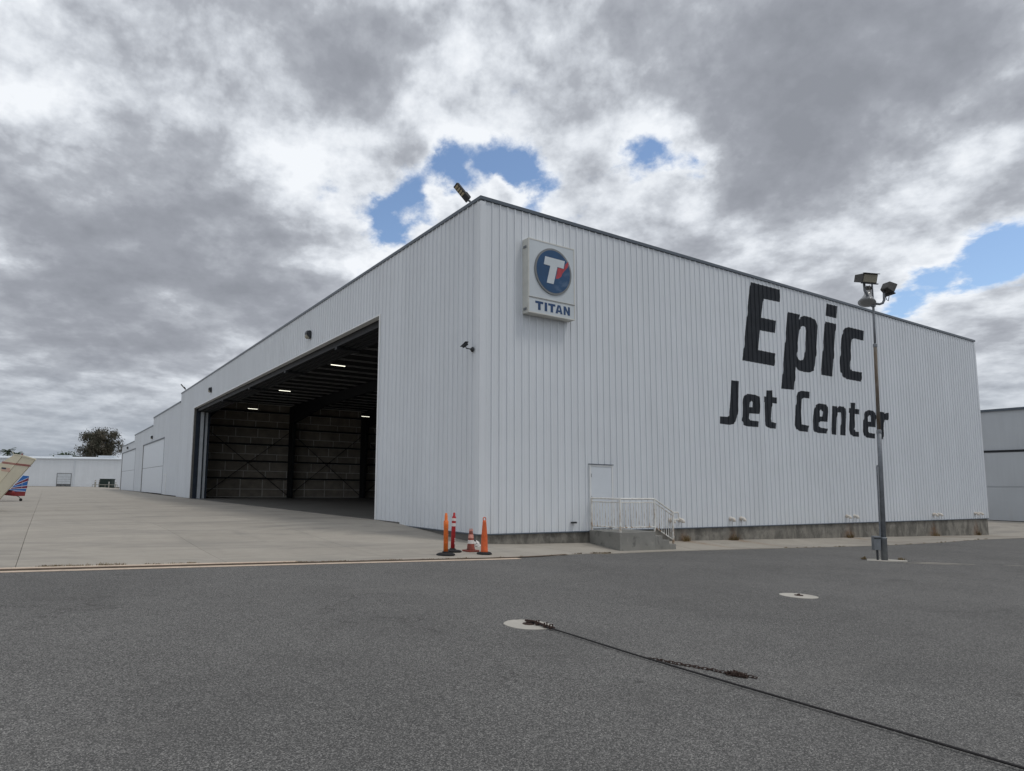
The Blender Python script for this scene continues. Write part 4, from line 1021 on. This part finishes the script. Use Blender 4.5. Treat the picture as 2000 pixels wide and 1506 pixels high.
def leaf_tree(name, label, base, trunk_h, ctr, rad, nclump, nleaf, size, mat, group, seed):
    rnd = random.Random(seed)
    o = thing(name, label, 'tree', base, 0, group)
    tm = MB(); top = Vector(ctr)
    tm.tube([(0, 0, -.3), (.15, .1, trunk_h*.5), (0, 0, trunk_h), tuple(top*.9)], [.42, .34, .28, .10], 8)
    clumps = []
    for k in range(nclump):
        while True:
            p = Vector((rnd.uniform(-1, 1), rnd.uniform(-1, 1), rnd.uniform(-1, 1)))
            if .25 < p.length < 1: break
        c_ = top+Vector((p.x*rad[0], p.y*rad[1], p.z*rad[2])); clumps.append(c_)
        if k % 2 == 0:
            s0 = Vector((0, 0, trunk_h*rnd.uniform(.75, 1.05))); md_ = (s0+c_)/2+Vector((rnd.gauss(0, .3), rnd.gauss(0, .3), -.3))
            tm.tube([tuple(s0), tuple(md_), tuple(c_)], [.14, .08, .03], 5)
    tm.build('trunk', 'bark', o)
    lf = MB()
    for k in range(nleaf):
        c_ = clumps[rnd.randrange(nclump)]; sg_ = size*2.4
        p = c_+Vector((rnd.gauss(0, sg_), rnd.gauss(0, sg_), rnd.gauss(0, sg_*.8)))
        u = Vector((rnd.uniform(-1, 1), rnd.uniform(-1, 1), rnd.uniform(-1, .6))).normalized(); v = u.orthogonal().normalized(); v.rotate(Matrix.Rotation(rnd.uniform(0, 6.28), 3, u))
        l = size*rnd.uniform(.6, 1.4); w = l*.45; n = len(lf.v)
        lf.v += [tuple(p), tuple(p+u*l*.5+v*w), tuple(p+u*l), tuple(p+u*l*.5-v*w)]; lf.face(n, n+1, n+2, n+3)
    lf.build('crown', mat, o)
    return o
TG = 'trees beyond the far warehouse'
leaf_tree('shade_tree', 'large brown-green tree rising behind the far white warehouse', (2.6, 208, .3), 6.5, (0, 0, 11.8), (6.5, 6.5, 5.4), 58, 17000, .34, 'leaf_highlit', TG, 3)
leaf_tree('shrub_tree', 'small green treetop just showing above the warehouse roof', (-6.6, 214, .3), 4.5, (0, 0, 7.9), (2.5, 2.5, 1.5), 18, 3600, .36, 'leaf_green', TG, 5)
def palm(x, y, h, label, seed, s=1.0):
    rnd = random.Random(seed); o = thing('palm_tree', label, 'palm', (x, y, .3), 0, 'palms beyond the far warehouse')
    MB().tube([(0, 0, -.3), (.1, 0, h*.5), (0, 0, h)], [.3, .22, .2], 8).build('trunk', 'bark', o)
    cr = MB()
    for k in range(34):
        a = rnd.uniform(0, 6.28); el = rnd.uniform(-.5, 1.2); L = 2.7*s*rnd.uniform(.8, 1.1); ca, sa = math.cos(a), math.sin(a)
        pts_ = []
        for i in range(7):
            t = i/6; rr_ = L*t*math.cos(el*(1-.4*t)); zz_ = L*t*math.sin(el)-1.1*s*t*t; pts_.append(Vector((ca*rr_, sa*rr_, h+zz_)))
        for i in range(1, 7):
            p = pts_[i]; d_ = (pts_[i]-pts_[i-1]).normalized(); sd_ = Vector((-sa, ca, 0)); wl = .75*s*(1.1-i/7)
            for sgn in (-1, 1):
                for m_ in (0, .5):
                    p_ = p-d_*m_*L/6; n = len(cr.v); cr.v += [tuple(p_-d_*.12), tuple(p_+sd_*sgn*wl+d_*.35+Vector((0, 0, -.25*s))), tuple(p_+d_*.12)]; cr.face(n, n+1, n+2)
    cr.build('crown', 'leaf_palm', o)
palm(-23.6, 259.8, 11.6, 'palm with a full dark crown at the left picture edge, behind the warehouse', 11, 1.0)
palm(-20.9, 259.0, 10.7, 'smaller palm crown right of the other palm, behind the warehouse', 12, .75)

# ------------------------------------------------------------------ two light aircraft at the left edge
HD = math.atan2(RT[1], RT[0])       # tails point along the picture's right
def fuselage(stations, seg=14):
    mb = MB(); rings = []
    for (s, z, w, h) in stations:
        n = len(mb.v); rings.append(n)
        for k in range(seg):
            a = 2*math.pi*k/seg; mb.v.append((s, w*math.cos(a), z+h*math.sin(a)))
    for i in range(len(rings)-1):
        for k in range(seg): mb.face(rings[i]+k, rings[i]+(k+1) % seg, rings[i+1]+(k+1) % seg, rings[i+1]+k)
    mb.face(*[rings[0]+k for k in range(seg)][::-1]); mb.face(*[rings[-1]+k for k in range(seg)]); return mb
X_, Z_, Y_ = (1, 0, 0), (0, 0, 1), (0, 1, 0)
cz_ = gz(-12.65, 20.67)+.012
ap = thing('airplane', 'cream light airplane tail with red stripes and a small flag, nearest left edge', 'airplane', (-12.65, 20.67, cz_), HD)
g0 = -cz_
def fin(o, poly, name, mat, t=.05, par=None): return MB().prism(poly, (0, 0, g0), X_, Z_, Y_, -t, t).build(name, mat, par or o)
fn = fin(ap, [(-.02, 2.60), (.38, 2.53), (-1.10, .55), (-1.25, .42), (-2.6, 1.02), (-.69, 2.16)], 'fin', 'cream_paint', .055)
rd = fin(ap, [(.40, 2.525), (1.0, 2.39), (.86, 2.20), (-.41, .65), (-.68, .29), (-1.02, .27), (-1.22, .43)], 'rudder', 'cream_shaded', .042)
fin(ap, [(.0, 2.605), (.41, 2.53), (1.02, 2.395), (.99, 2.44), (.42, 2.60), (.02, 2.65)], 'tip_fairing', 'cream_paint', .06)
for (za, zb2) in ((2.285, 2.135), (2.235, 2.085)):
    fin(ap, [(-.52, za), (.10, za-.075), (.10, za-.105), (-.56, za-.030)], 'stripe', 'aircraft_red', .059, fn)
    fin(ap, [(.115, za-.077), (.80, zb2+.005), (.775, zb2-.025), (.115, za-.107)], 'stripe', 'aircraft_red', .059, rd)
fin(ap, [(-.54, 2.015), (-.32, 1.99), (-.32, 1.91), (-.54, 1.935)], 'flag_canton', 'flag_blue', .058, fn)
for k in range(4):
    zt_ = 2.012-k*.048
    fin(ap, [((-.31 if k < 2 else -.54), zt_-.028 if k < 2 else zt_-.002), (-.13, zt_-.05), (-.13, zt_-.072), ((-.31 if k < 2 else -.54), zt_-.050 if k < 2 else zt_-.024)], 'flag_stripe', 'flag_red', .058, fn)
MB().tube([(-.05, 0, g0+2.6), (-.12, 0, g0+2.78)], .012, 6).build('antenna', 'cream_paint', ap)
MB().lathe([(.03, 0), (.03, .06), (.012, .08)], (.35, 0, g0+2.60), 8).build('beacon', 'aircraft_red', ap)
fuselage([(-1.15, g0+.52, .04, .10), (-1.9, g0+.78, .13, .22), (-3.2, g0+.95, .28, .36), (-4.6, g0+1.12, .50, .55), (-6.0, g0+1.2, .55, .62), (-7.2, g0+1.05, .52, .46), (-8.2, g0+.98, .38, .34), (-8.4, g0+.98, .10, .10)]).build('fuselage', 'cream_paint', ap, True)
MB().hexa([(-2.3, -1.7, g0+.80), (-1.45, -1.7, g0+.80), (-1.25, 0, g0+.74), (-2.5, 0, g0+.74), (-2.3, -1.7, g0+.84), (-1.5, -1.7, g0+.83), (-1.3, 0, g0+.84), (-2.4, 0, g0+.86)]).build('stabilizer', 'cream_paint', ap)
MB().hexa([(-2.5, 0, g0+.74), (-1.25, 0, g0+.74), (-1.45, 1.7, g0+.80), (-2.3, 1.7, g0+.80), (-2.4, 0, g0+.86), (-1.3, 0, g0+.84), (-1.5, 1.7, g0+.83), (-2.3, 1.7, g0+.84)]).build('stabilizer', 'cream_paint', ap)
MB().hexa([(-6.7, -5.4, g0+2.0), (-5.3, -5.4, g0+2.0), (-5.3, 5.4, g0+2.0), (-6.7, 5.4, g0+2.0), (-6.6, -5.4, g0+2.13), (-5.5, -5.4, g0+2.08), (-5.5, 5.4, g0+2.08), (-6.6, 5.4, g0+2.13)]).build('wing', 'cream_paint', ap)
for (sx, sy) in ((-5.7, -1.15), (-5.7, 1.15), (-7.8, 0)):
    MB().tube([(sx, sy*.4, g0+.7), (sx, sy, -g0*0+.20)], .035, 8).build('gear_leg', 'steel_grey', ap)
    MB().lathe([(.08, -.07), (.19, -.06), (.20, 0), (.19, .06), (.08, .07)], (sx, sy, .20), 18, (0, 1, 0)).build('wheel', 'rubber', ap)
MB().tube([(-1.0, 0, g0+.30), (-1.0, 0, g0+.08), (-.85, 0, g0+.02)], .02, 6).build('tie_ring', 'steel_dark', ap)

bz = gz(-12.4, 40.6)+.012
bp = thing('airplane', 'blue and red striped tail of a taildragger airplane behind the cream tail', 'airplane', (-12.4, 40.6, bz), HD)
g1 = -bz
def fin2(poly, name, mat, t=.03, par=None): return MB().prism(poly, (0, 0, g1), X_, Z_, Y_, -t, t).build(name, mat, par or bp)
rud = fin2([(-.42, 1.80), (0, 1.76), (-.09, 1.05), (-.16, .62), (-.9, .62), (-1.30, .70)], 'rudder', 'aircraft_blue')
fin2([(-.16, .615), (-.20, .30), (-.95, .28), (-1.75, .36), (-1.35, .60), (-.9, .615)], 'lower_rudder', 'aircraft_red', .032)
def ln(a, b, w0, w1): return [(a[0], a[1]), (b[0], b[1]), (b[0], b[1]-w1), (a[0], a[1]-w0)]
fin2(ln((-.95, 1.17), (-.02, 1.62), .10, .20), 'stripe', 'aircraft_maroon', .034, rud)
fin2(ln((-1.20, .88), (-.08, 1.05), .07, .17), 'stripe', 'aircraft_maroon', .034, rud)
for (a, b) in (((-.95, 1.20), (-.02, 1.65)), ((-.95, 1.07), (-.03, 1.42)), ((-1.2, .91), (-.08, 1.08)), ((-1.2, .81), (-.10, .88)), ((-1.3, .72), (-.16, .66))):
    fin2(ln(a, b, .03, .03), 'pinstripe', 'aircraft_white', .036, rud)
MB().box((-.44, -.036, g1+.85), (-.425, .036, g1+1.35)).build('hinge_gap', 'aircraft_white', rud)
fuselage([(-.9, g1+.50, .05, .16), (-1.8, g1+.58, .14, .24), (-3.5, g1+.85, .36, .42), (-5.0, g1+1.15, .45, .52), (-6.0, g1+1.3, .42, .42), (-6.4, g1+1.3, .15, .15)]).build('fuselage', 'aircraft_red', bp, True)
MB().hexa([(-2.0, -1.4, g1+.72), (-1.1, -1.4, g1+.72), (-1.0, 1.4, g1+.72), (-2.0, 1.4, g1+.72), (-2.0, -1.4, g1+.76), (-1.1, -1.4, g1+.75), (-1.0, 1.4, g1+.75), (-2.0, 1.4, g1+.76)]).build('stabilizer', 'aircraft_blue', bp)
MB().hexa([(-5.4, -4, g1+1.0), (-4.2, -4, g1+1.0), (-4.2, 4, g1+1.0), (-5.4, 4, g1+1.0), (-5.3, -4, g1+1.1), (-4.3, -4, g1+1.06), (-4.3, 4, g1+1.06), (-5.3, 4, g1+1.1)]).build('wing', 'aircraft_blue', bp)
MB().tube([(-.92, 0, g1+.33), (-.62, 0, g1+.24), (-.46, 0, g1+.08)], .022, 6).build('tail_spring', 'steel_dark', bp)
MB().lathe([(.05, -.035), (.105, -.03), (.11, 0), (.105, .03), (.05, .035)], (-.46, 0, .11), 16, (0, 1, 0)).build('tail_wheel', 'rubber', bp)
for sy in (-.9, .9):
    MB().tube([(-5.2, sy*.3, g1+.8), (-5.2, sy, .25)], .03, 8).build('gear_leg', 'steel_grey', bp)
    MB().lathe([(.08, -.07), (.22, -.06), (.23, 0), (.22, .06), (.08, .07)], (-5.2, sy, .235), 18, (0, 1, 0)).build('wheel', 'rubber', bp)
